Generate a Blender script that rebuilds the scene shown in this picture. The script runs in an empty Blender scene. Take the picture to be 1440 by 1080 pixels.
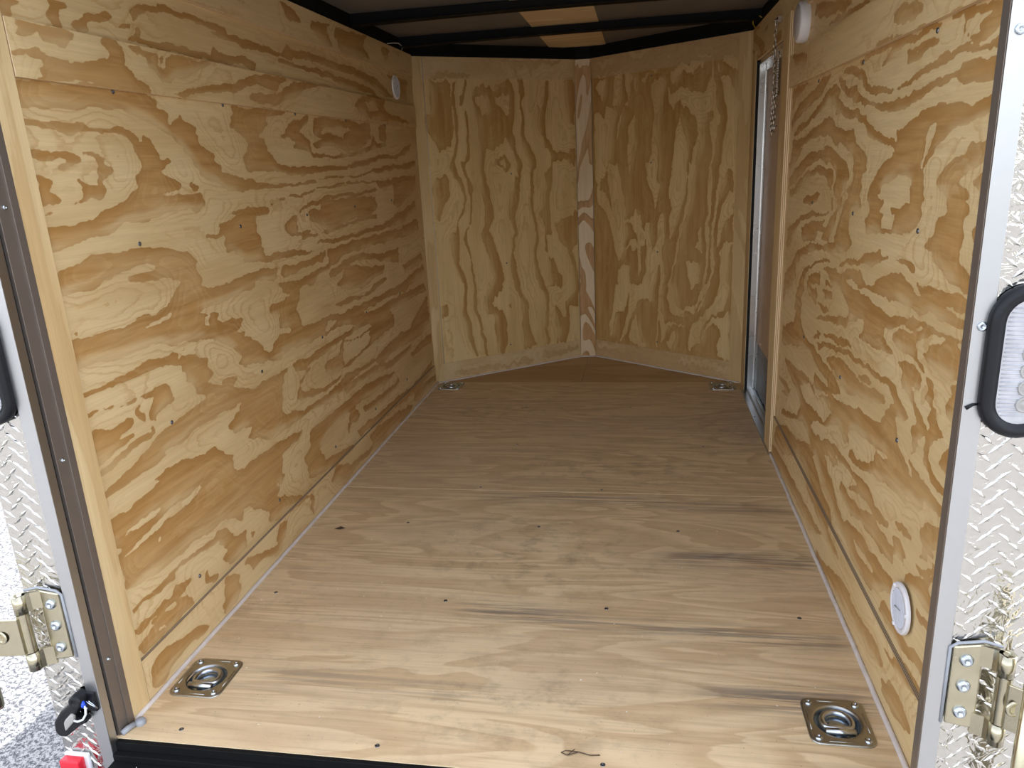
import bpy, math, random
import numpy as np
from mathutils import Vector, Matrix
random.seed(7)
scene = bpy.context.scene
col = scene.collection

# ---------------------------------------------------------------- camera
cam_data = bpy.data.cameras.new('camera')
cam_data.sensor_width = 36.0
cam_data.lens = 1063.45 / 1440 * 36.0
cam_data.clip_start = 0.02
cam = bpy.data.objects.new('camera', cam_data); col.objects.link(cam)
CP = Vector((0.9976, -1.0656, 1.0287)); RX, RY, RZ = -0.28366, -0.05017, 0.17671
fwd = Vector((-math.sin(RZ)*math.cos(RX), math.cos(RZ)*math.cos(RX), math.sin(RX)))
right = Vector((math.cos(RZ), math.sin(RZ), 0)); up = right.cross(fwd)
r_ = math.cos(RY)*right + math.sin(RY)*up; u_ = -math.sin(RY)*right + math.cos(RY)*up
M = Matrix((( r_.x, u_.x, -fwd.x, CP.x), (r_.y, u_.y, -fwd.y, CP.y), (r_.z, u_.z, -fwd.z, CP.z), (0,0,0,1)))
cam.matrix_world = M
scene.camera = cam

# ---------------------------------------------------------------- light
world = bpy.data.worlds.new('sky'); scene.world = world; world.use_nodes = True
wn = world.node_tree.nodes; wl = world.node_tree.links
bg = wn['Background']; sky = wn.new('ShaderNodeTexSky'); sky.sky_type = 'NISHITA'
sky.sun_disc = False; sky.sun_elevation = math.radians(62); sky.sun_rotation = math.radians(40)
sky.dust_density = 2.5; sky.air_density = 1.0; sky.ozone_density = 1.0
hs = wn.new('ShaderNodeHueSaturation'); hs.inputs['Saturation'].default_value = 0.45
wl.new(sky.outputs[0], hs.inputs['Color']); wl.new(hs.outputs[0], bg.inputs['Color'])
bg.inputs['Strength'].default_value = 0.62
sd = bpy.data.lights.new('sun', 'SUN'); sd.energy = 6.0; sd.angle = math.radians(0.6); sd.color = (1.0, 0.95, 0.88)
sun = bpy.data.objects.new('sun', sd); col.objects.link(sun)
sun.rotation_euler = Vector((0.62, 0.72, 2.05)).to_track_quat('Z', 'Y').to_euler()
sun.location = (2, 3, 8)
vs = scene.view_settings
vs.view_transform = 'Standard'; vs.look = 'None'; vs.exposure = 0.40; vs.gamma = 1.0; vs.use_curve_mapping = False

# ---------------------------------------------------------------- materials
class NT:
    def __init__(s, name):
        s.m = bpy.data.materials.new(name); s.m.use_nodes = True
        s.n = s.m.node_tree.nodes; s.l = s.m.node_tree.links; s.b = s.n['Principled BSDF']
    def node(s, t, **k):
        nd = s.n.new(t)
        for a, v in k.items(): setattr(nd, a, v)
        return nd
    def put(s, sock, v):
        if hasattr(v, 'is_output') or hasattr(v, 'links'): s.l.new(v, sock)
        else: sock.default_value = v
    def math(s, op, a, b=0.0, c=0.0, clamp=False):
        nd = s.node('ShaderNodeMath', operation=op, use_clamp=clamp)
        for i, v in enumerate((a, b, c)): s.put(nd.inputs[i], v)
        return nd.outputs[0]
    def mix(s, f, a, b, blend='MIX'):
        nd = s.node('ShaderNodeMix', data_type='RGBA', blend_type=blend)
        s.put(nd.inputs[0], f)
        for i, v in ((6, a), (7, b)):
            s.put(nd.inputs[i], v if not isinstance(v, tuple) else (*v, 1))
        return nd.outputs[2]
    def coords(s, scale, out='Object', loc=(0,0,0)):
        if out == 'World': o = s.node('ShaderNodeNewGeometry').outputs['Position']
        else: o = s.node('ShaderNodeTexCoord').outputs[out]
        mp = s.node('ShaderNodeMapping'); s.l.new(o, mp.inputs[0])
        mp.inputs['Scale'].default_value = scale; mp.inputs['Location'].default_value = loc
        return mp.outputs[0]
    def noise(s, co, scale=1.0, detail=3.0, rough=0.55, dist=0.0):
        nd = s.node('ShaderNodeTexNoise'); s.l.new(co, nd.inputs['Vector'])
        nd.inputs['Scale'].default_value = scale; nd.inputs['Detail'].default_value = detail
        nd.inputs['Roughness'].default_value = rough; nd.inputs['Distortion'].default_value = dist
        return nd.outputs[0]
    def ramp(s, f, lo, hi):
        nd = s.node('ShaderNodeMapRange', interpolation_type='SMOOTHSTEP')
        s.put(nd.inputs[0], f); nd.inputs[1].default_value = lo; nd.inputs[2].default_value = hi
        return nd.outputs[0]
    def attr(s, name): 
        return s.node('ShaderNodeAttribute', attribute_name=name).outputs['Fac']
    def bump(s, h, strength, dist=0.001):
        nd = s.node('ShaderNodeBump'); s.l.new(h, nd.inputs['Height'])
        nd.inputs['Strength'].default_value = strength; nd.inputs['Distance'].default_value = dist
        s.l.new(nd.outputs[0], s.b.inputs['Normal'])
    def fin(s, color=None, rough=None, metal=None, spec=None):
        for k, v in (('Base Color', color), ('Roughness', rough), ('Metallic', metal), ('Specular IOR Level', spec)):
            if v is not None:
                if isinstance(v, tuple): v = (*v, 1)
                s.put(s.b.inputs[k], v)
        return s.m

LIGHT = (0.77, 0.585, 0.32); DARK = (0.545, 0.312, 0.113); RIM = (0.42, 0.215, 0.062)

def ply(name, axis, light=LIGHT, dark=DARK, rim=RIM, traced=True, contrast=1.0, seed=0.0, freq=5.0, rough=0.5):
    """softwood plywood: grain figure from the 'grain' attribute (or noise rings), teeth and pores run along axis"""
    t = NT(name)
    def sc(along, across):
        return tuple(along if i == axis else across for i in range(3))
    off = (seed, seed*1.7, seed*0.6)
    if traced:
        g = t.attr('grain'); h = t.attr('halo')
    else:
        n0 = t.noise(t.coords(sc(1.1, 6.5), 'World', off), 1.0, 2.5, 0.5, 0.8)
        fr = t.math('FRACT', t.math('MULTIPLY', n0, freq))
        g = t.math('MULTIPLY', t.ramp(fr, 0.25, 0.75), t.math('SUBTRACT', 1.0, t.ramp(fr, 0.9, 0.97)))
        h = g
    j = t.noise(t.coords(sc(22, 190), 'World', off), 1.0, 3.0, 0.6)
    j2 = t.noise(t.coords(sc(30, 75), 'World', off), 1.0, 2.0, 0.6)
    gj = t.math('ADD', g, t.math('ADD', t.math('MULTIPLY', t.math('SUBTRACT', j, 0.5), 0.55 if traced else 0.3),
                                 t.math('MULTIPLY', t.math('SUBTRACT', j2, 0.5), 0.5 if traced else 0.3)))
    mask = t.ramp(gj, 0.34, 0.54)
    # latewood rim is the darkest, fades inside the patch
    fade = t.ramp(h, 0.45, 0.95)
    pn = t.noise(t.coords(sc(4, 16), 'World', off), 1.0, 2.0)
    ps = t.noise(t.coords(sc(3.5, 55), 'World', off), 1.0, 3.0, 0.65)
    inner = t.math('MULTIPLY', fade, t.ramp(ps, 0.30, 0.60))
    dk = t.mix(inner, rim, dark)
    if traced:
        # each band is crisp and dark on one side and eases off on the other
        tl = t.attr('tilt')
        dk = t.mix(t.math('MULTIPLY', t.ramp(tl, 0.0, 0.55), t.math('ADD', 0.15, t.math('MULTIPLY', t.ramp(pn, 0.4, 0.6), 0.45))), dk, light)
        dk = t.mix(t.math('MULTIPLY', t.ramp(tl, -0.6, 0.0), 0.0), dk, rim)
        dk = t.mix(t.math('MULTIPLY', t.math('SUBTRACT', 1.0, t.ramp(tl, -0.5, -0.05)), 0.55), dk, rim)
    # light wood: broad tone drift plus faint growth lines
    drift = t.noise(t.coords(sc(1.5, 7), 'World', off), 1.0, 2.0)
    l2 = tuple(a*b for a, b in zip(light, (0.86, 0.80, 0.70)))
    lt = t.mix(t.ramp(drift, 0.35, 0.75), light, l2)
    nearedge = t.ramp(h, 0.02, 0.45)
    lt = t.mix(t.math('MULTIPLY', nearedge, 0.35), lt, l2)
    cn = t.ramp(t.noise(t.coords(sc(3, 11), 'World', (off[0]+4, 2, 1)), 1.0, 2.0), 0.3, 0.6)
    if traced:
        # thin growth lines that follow the outlines, outside and inside the patches
        wob = t.math('MULTIPLY', t.math('SUBTRACT', j2, 0.5), 0.10)
        rg = t.math('ADD', t.attr('rings'), t.math('MULTIPLY', t.math('SUBTRACT', pn, 0.5), 0.25))
        fr_ = t.math('FRACT', t.math('MULTIPLY', t.math('ADD', rg, wob), 9.0))
        line = t.math('MULTIPLY', t.ramp(fr_, 0.55, 0.95), t.math('SUBTRACT', 1.0, t.ramp(fr_, 0.95, 1.0)))
        gate = t.ramp(t.noise(t.coords(sc(3, 8), 'World', (off[0]+8, 5, 3)), 1.0, 2.0), 0.40, 0.58)
        lt = t.mix(t.math('MULTIPLY', t.math('MULTIPLY', line, gate), 0.50), lt, dark)
        dk = t.mix(t.math('MULTIPLY', t.math('MULTIPLY', t.math('SUBTRACT', 1.0, t.ramp(fr_, 0.1, 0.5)), gate), 0.12), dk, light)
    base = t.mix(t.math('MULTIPLY', mask, t.math('MULTIPLY', contrast, t.math('ADD', 0.72, t.math('MULTIPLY', cn, 0.28)))), lt, dk)
    # pores / fine streaks
    s1 = t.noise(t.coords(sc(9, 420), 'World', off), 1.0, 2.0, 0.7)
    s2 = t.noise(t.coords(sc(5, 110), 'World', off), 1.0, 3.0, 0.7)
    st = t.math('ADD', t.math('MULTIPLY', t.ramp(s1, 0.25, 0.75), 0.10), t.math('MULTIPLY', t.ramp(s2, 0.3, 0.7), 0.12))
    base = t.mix(st, base, tuple(c*0.45 for c in dark))
    t.bump(s2, 0.25, 0.001)
    return t.fin(base, rough, 0.0, 0.3)

def simple(name, color, rough=0.5, metal=0.0, spec=0.5, var=0.12, nscale=25.0, bump=0.0):
    t = NT(name)
    n = t.noise(t.coords((1,1,1), 'World'), nscale, 3.0)
    c = t.mix(t.ramp(n, 0.3, 0.7), color, tuple(x*(1-var) for x in color))
    r = t.math('ADD', rough, t.math('MULTIPLY', t.math('SUBTRACT', n, 0.5), 0.12))
    if bump: t.bump(n, bump, 0.001)
    return t.fin(c, r, metal, spec)

m_left = ply('plywood_left_wall', 1)
m_right = ply('plywood_right_wall', 1, seed=3.1)
m_nose = ply('plywood_front_wall', 2, light=(0.80, 0.60, 0.30), dark=(0.55, 0.335, 0.12), rim=(0.46, 0.25, 0.072), seed=5.3)
m_trim_y = ply('plywood_trim_lengthwise', 1, traced=False, seed=7.7, freq=4)
m_trim_y2 = ply('plywood_trim_lengthwise_traced', 1, seed=2.2)
m_trim_z = ply('plywood_trim_upright', 2, traced=False, seed=9.1, freq=3, contrast=0.3)
m_trim_c = ply('plywood_trim_centre', 2, traced=False, seed=1.9, freq=9, light=(0.82,0.66,0.44), dark=(0.58,0.33,0.14), contrast=1.0)
m_ceil_ply = ply('plywood_ceiling_strip', 0, light=(0.85, 0.68, 0.42), traced=False, seed=4.0, freq=3, contrast=0.25)
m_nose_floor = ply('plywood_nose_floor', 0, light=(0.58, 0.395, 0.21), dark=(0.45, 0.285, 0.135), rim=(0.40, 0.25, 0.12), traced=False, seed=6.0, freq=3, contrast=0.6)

def edge_mat(name='plywood_edge', a=(0.42, 0.26, 0.13), b=(0.85, 0.66, 0.40)):
    t = NT(name)
    uv = t.node('ShaderNodeTexCoord').outputs['UV']
    sp = t.node('ShaderNodeSeparateXYZ'); t.l.new(uv, sp.inputs[0])
    n = t.noise(t.coords((40,40,40), 'World'), 1.0, 3)
    v = t.math('ADD', sp.outputs[1], t.math('MULTIPLY', t.math('SUBTRACT', n, 0.5), 0.12))
    w = t.math('SINE', t.math('MULTIPLY', v, 18.0))
    c = t.mix(t.ramp(w, -0.3, 0.5), a, b)
    return t.fin(c, 0.7)
m_edge = edge_mat()
m_edge_dark = edge_mat('plywood_edge_dark', (0.12, 0.085, 0.055), (0.45, 0.34, 0.22))  # darker ply layers for the edges of the bottom strips

def floor_mat():
    t = NT('plywood_floor')
    def co(a, b, l=(0,0,0)): return t.coords((a, b, b), 'World', l)
    n0 = t.noise(co(0.9, 5.5), 1.0, 3, 0.5, 1.2)
    fr = t.math('FRACT', t.math('MULTIPLY', n0, 9.0))
    g = t.math('MULTIPLY', t.ramp(fr, 0.1, 0.8), t.math('SUBTRACT', 1.0, t.ramp(fr, 0.88, 0.98)))
    base = t.mix(t.math('MULTIPLY', g, 0.58), (0.74, 0.555, 0.33), (0.50, 0.325, 0.165))
    big = t.noise(co(1.4, 2.5, (3,1,0)), 1.0, 3, 0.6)
    base = t.mix(t.math('MULTIPLY', t.ramp(big, 0.42, 0.7), 0.5), base, (0.60, 0.44, 0.28))
    s1 = t.noise(co(4, 260), 1.0, 3, 0.7)
    s2 = t.noise(co(2.5, 60), 1.0, 4, 0.7)
    base = t.mix(t.math('MULTIPLY', t.ramp(s2, 0.45, 0.7), 0.36), base, (0.36, 0.235, 0.135))
    base = t.mix(t.math('MULTIPLY', t.ramp(s1, 0.5, 0.8), 0.30), base, (0.25, 0.165, 0.10))
    # traced grey-blue mineral streaks and dirt
    st = t.math('MULTIPLY', t.attr('stain'), t.ramp(t.noise(co(2.2, 75, (5,2,0)), 1.0, 4, 0.7), 0.42, 0.58))
    base = t.mix(t.math('MULTIPLY', st, 0.9), base, (0.115, 0.105, 0.10))
    d = t.noise(t.coords((14,18,14), 'World'), 1.0, 5, 0.7)
    dirt = t.math('MULTIPLY', t.attr('dirt'), t.ramp(d, 0.46, 0.68))
    base = t.mix(t.math('MULTIPLY', dirt, 0.5), base, (0.20, 0.15, 0.095))
    sp = t.noise(t.coords((160,210,160), 'World'), 1.0, 2, 0.5)
    base = t.mix(t.math('MULTIPLY', t.ramp(sp, 0.70, 0.76), 0.6), base, (0.12, 0.08, 0.05))
    t.bump(s2, 0.3, 0.001)
    return t.fin(base, 0.55, 0.0, 0.3)
m_floor = floor_mat()

m_caulk = simple('white_caulk', (0.70, 0.63, 0.58), 0.5, bump=0.2)
m_alu = simple('brushed_aluminium', (0.80, 0.80, 0.79), 0.28, 1.0, var=0.06, nscale=8)
m_alu_face = simple('mill_aluminium_trim', (0.52, 0.52, 0.52), 0.36, 1.0, var=0.05, nscale=6)
m_jamb = simple('grey_painted_jamb', (0.235, 0.195, 0.165), 0.42, 0.6, var=0.08, nscale=10)
m_black = simple('black_painted_steel', (0.007, 0.007, 0.007), 0.6, 0.0, 0.12, bump=0.3, nscale=60)
m_rubber = simple('black_rubber', (0.007, 0.007, 0.009), 0.42, 0.0, 0.3)
m_gapblack = simple('black_seal', (0.006, 0.006, 0.006), 0.8)
m_roof = simple('dark_grey_roof_skin', (0.15, 0.135, 0.12), 0.6, nscale=3)
m_zinc = simple('yellow_zinc', (0.46, 0.45, 0.40), 0.38, 1.0, var=0.15, nscale=30)
m_zinc2 = simple('bright_gold_zinc', (0.52, 0.47, 0.34), 0.25, 1.0, var=0.12, nscale=25)
m_blue = simple('blue_zinc', (0.50, 0.60, 0.72), 0.25, 1.0, var=0.2, nscale=60)
m_screw = simple('screw_steel', (0.55, 0.60, 0.66), 0.25, 1.0)
m_dscrew = simple('dark_screw', (0.20, 0.20, 0.21), 0.35, 0.9)
m_white = simple('white_plastic', (0.80, 0.78, 0.80), 0.4, var=0.03)
m_recess = simple('vent_recess', (0.17, 0.17, 0.21), 0.6)
m_louver = simple('white_louver', (0.72, 0.73, 0.80), 0.5, var=0.04)
m_domelens = simple('grey_lens', (0.46, 0.43, 0.42), 0.35, var=0.05)
m_doorply = simple('brown_door_panel', (0.52, 0.36, 0.22), 0.5, var=0.12, nscale=12)
m_doormetal = simple('dark_door_skin', (0.085, 0.066, 0.045), 0.35, 0.0, 0.4, nscale=5)
m_aludoor = simple('door_aluminium', (0.50, 0.50, 0.50), 0.3, 1.0, nscale=9)
m_chain = simple('zinc_chain', (0.62, 0.58, 0.52), 0.25, 1.0)
m_red = simple('red_lens', (0.72, 0.02, 0.04), 0.2)
m_clear = simple('clear_lens', (0.36, 0.34, 0.31), 0.12)
m_tail = simple('clear_tail_lens', (0.55, 0.55, 0.57), 0.12, 0.45, var=0.2, nscale=40)
m_sealant = simple('grey_sealant', (0.33, 0.34, 0.36), 0.4)
m_wire = simple('white_wire', (0.75, 0.77, 0.75), 0.4)
m_bluewire = simple('blue_splice', (0.02, 0.08, 0.6), 0.4)
m_yellow = simple('yellow_wire', (0.6, 0.42, 0.05), 0.5)
m_twig = simple('dark_twig', (0.08, 0.05, 0.03), 0.8)
m_dust = simple('pale_chips', (0.80, 0.74, 0.66), 0.8)

def tread_mat():
    t = NT('diamond_plate_aluminium')
    n = t.noise(t.coords((1,1,1), 'World'), 38.0, 2.5, 0.5, 1.2)
    t.bump(n, 0.9, 0.004)
    return t.fin((0.58, 0.56, 0.52), 0.13, 1.0)
m_tread = tread_mat()

def ground_mat():
    t = NT('asphalt')
    a = t.noise(t.coords((1,1,1), 'World'), 95.0, 4, 0.65)
    b = t.noise(t.coords((1,1,1), 'World', loc=(9,4,1)), 260.0, 3, 0.6)
    v = t.math('ADD', t.math('MULTIPLY', a, 0.6), t.math('MULTIPLY', b, 0.4))
    c = t.mix(t.ramp(v, 0.43, 0.56), (0.045, 0.05, 0.06), (0.31, 0.305, 0.30))
    t.bump(v, 0.8, 0.004)
    return t.fin(c, 0.85)
m_ground = ground_mat()

# ---------------------------------------------------------------- mesh helpers
WLOC = {}
class MB:
    def __init__(s): s.v = []; s.f = []; s.mi = []; s.sm = []
    def add(s, vs, fs, mi=0, smooth=False):
        o = len(s.v); s.v += [tuple(v) for v in vs]
        for f in fs: s.f.append(tuple(i+o for i in f)); s.mi.append(mi); s.sm.append(smooth)
        return s
    def box(s, x0, x1, y0, y1, z0, z1, mi=0):
        v = [(x,y,z) for z in (z0,z1) for y in (y0,y1) for x in (x0,x1)]
        return s.add(v, [(0,2,3,1),(4,5,7,6),(0,1,5,4),(2,6,7,3),(0,4,6,2),(1,3,7,5)], mi)
    def prism(s, pts, a, b, ax=2, mi=0):
        n = len(pts); vs_ = []
        for h in (a, b):
            for p, q in pts:
                c = [p, q]; c.insert(ax, h); vs_.append(tuple(c))
        fs = [tuple(range(n))[::-1], tuple(range(n, 2*n))] + [(i, (i+1)%n, n+(i+1)%n, n+i) for i in range(n)]
        return s.add(vs_, fs, mi)
    def tube(s, path, r, seg=8, closed=False, smooth=True, mi=0, cap=True):
        P = [Vector(p) for p in path]; n = len(P); rs = r if isinstance(r, (list, tuple)) else [r]*n
        vs_ = []; prev = None
        for i, p in enumerate(P):
            a = P[(i-1)%n] if (closed or i > 0) else p; b = P[(i+1)%n] if (closed or i < n-1) else p
            d = (b-a).normalized()
            if prev is None:
                h = Vector((0,0,1)) if abs(d.z) < 0.9 else Vector((1,0,0))
                x = d.cross(h).normalized()
            else:
                x = (prev - d*prev.dot(d)).normalized()
            prev = x; y = d.cross(x)
            for k in range(seg):
                t = 2*math.pi*k/seg; vs_.append(p + rs[i]*(math.cos(t)*x + math.sin(t)*y))
        fs = []
        for i in range(n if closed else n-1):
            for k in range(seg):
                k2 = (k+1)%seg; j = (i+1)%n
                fs.append((i*seg+k, i*seg+k2, j*seg+k2, j*seg+k))
        if not closed and cap:
            fs.append(tuple(range(seg))[::-1]); fs.append(tuple(range((n-1)*seg, n*seg)))
        return s.add(vs_, fs, mi, smooth)
    def lathe(s, prof, o, ax, seg=24, mi=0, smooth=True):
        """prof: list of (radius, height) about axis ax through o"""
        o = Vector(o); d = Vector(ax).normalized()
        h = Vector((0,0,1)) if abs(d.z) < 0.9 else Vector((1,0,0))
        x = d.cross(h).normalized(); y = d.cross(x); vs_ = []
        for r, t in prof:
            for k in range(seg):
                a = 2*math.pi*k/seg; vs_.append(o + d*t + max(r, 1e-5)*(math.cos(a)*x + math.sin(a)*y))
        fs = [(i*seg+k, i*seg+(k+1)%seg, (i+1)*seg+(k+1)%seg, (i+1)*seg+k) for i in range(len(prof)-1) for k in range(seg)]
        return s.add(vs_, fs, mi, smooth)
    def obj(s, name, mats, parent=None, bevel=0.0, origin=None):
        me = bpy.data.meshes.new(name)
        V = np.array(s.v, dtype=float)
        o = Vector(origin) if origin is not None else Vector(((V[:,0].min()+V[:,0].max())/2, (V[:,1].min()+V[:,1].max())/2, V[:,2].min()))
        V = V - np.array(o)
        me.from_pydata(V.tolist(), [], s.f)
        for m in (mats if isinstance(mats, (list, tuple)) else [mats]): me.materials.append(m)
        me.polygons.foreach_set('material_index', s.mi); me.polygons.foreach_set('use_smooth', s.sm)
        me.update()
        ob = bpy.data.objects.new(name, me); col.objects.link(ob)
        WLOC[ob.name] = o.copy()
        if parent is not None:
            ob.parent = parent; ob.location = o - WLOC[parent.name]
        else: ob.location = o
        if bevel:
            b = ob.modifiers.new('bevel', 'BEVEL'); b.width = bevel; b.segments = 2; b.limit_method = 'ANGLE'
        return ob
def screw_mb(p, n, r=0.005, h=0.0025):
    mb = MB()
    mb.lathe([(r, -0.001), (r, h*0.4), (r*0.8, h*0.85), (r*0.42, h), (r*0.36, h*0.5), (0, h*0.45)], p, n, 14)
    return mb
def thing(name, label, cat, loc, group=None):
    o = bpy.data.objects.new(name, None); col.objects.link(o); o.location = loc; o.empty_display_size = 0.05
    WLOC[o.name] = Vector(loc); o['label'] = label; o['category'] = cat
    if group: o['group'] = group
    return o
def tag(o, label, cat, group=None):
    o['label'] = label; o['category'] = cat
    if group: o['group'] = group
    return o
def struct(o): o['kind'] = 'structure'; return o

# ---------------------------------------------------------------- grain fields (wood figure, in wall coordinates, mm)
def blur(a, s):
    n = int(3*s)+1; k = np.exp(-0.5*(np.arange(-n, n+1)/s)**2); k /= k.sum()
    a = np.apply_along_axis(lambda r: np.convolve(np.pad(r, n, 'edge'), k, 'valid'), 0, a)
    return np.apply_along_axis(lambda r: np.convolve(np.pad(r, n, 'edge'), k, 'valid'), 1, a)
def raster(text, u0, u1, v0, v1, res, base=0.0):
    nu = int((u1-u0)/res)+1; nv = int((v1-v0)/res)+1
    A = np.full((nu, nv), base)
    for ln in text.strip().splitlines():
        q = [float(x)/1000 for x in ln.split()]; val = q[0]*1000; P = np.array(q[1:]).reshape(-1, 2)
        a0 = max(int((P[:,0].min()-u0)/res), 0); a1 = min(int((P[:,0].max()-u0)/res)+2, nu)
        b0 = max(int((P[:,1].min()-v0)/res), 0); b1 = min(int((P[:,1].max()-v0)/res)+2, nv)
        if a1 <= a0 or b1 <= b0: continue
        X, Y = np.meshgrid(u0+res*np.arange(a0, a1), v0+res*np.arange(b0, b1), indexing='ij')
        ins = np.zeros(X.shape, bool); n = len(P)
        for i in range(n):
            xa, ya = P[i]; xb, yb = P[(i+1)%n]
            if ya == yb: continue
            c = ((ya > Y) != (yb > Y)) & (X < (xb-xa)*(Y-ya)/(yb-ya)+xa)
            ins ^= c
        A[a0:a1, b0:b1][ins] = val
    return (u0, v0, res, A)
def sample(F, u, v):
    u0, v0, res, A = F
    x = np.clip((u-u0)/res, 0, A.shape[0]-1.001); y = np.clip((v-v0)/res, 0, A.shape[1]-1.001)
    i = x.astype(int); j = y.astype(int); fx = x-i; fy = y-j
    return A[i,j]*(1-fx)*(1-fy)+A[i+1,j]*fx*(1-fy)+A[i,j+1]*(1-fx)*fy+A[i+1,j+1]*fx*fy
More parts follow.
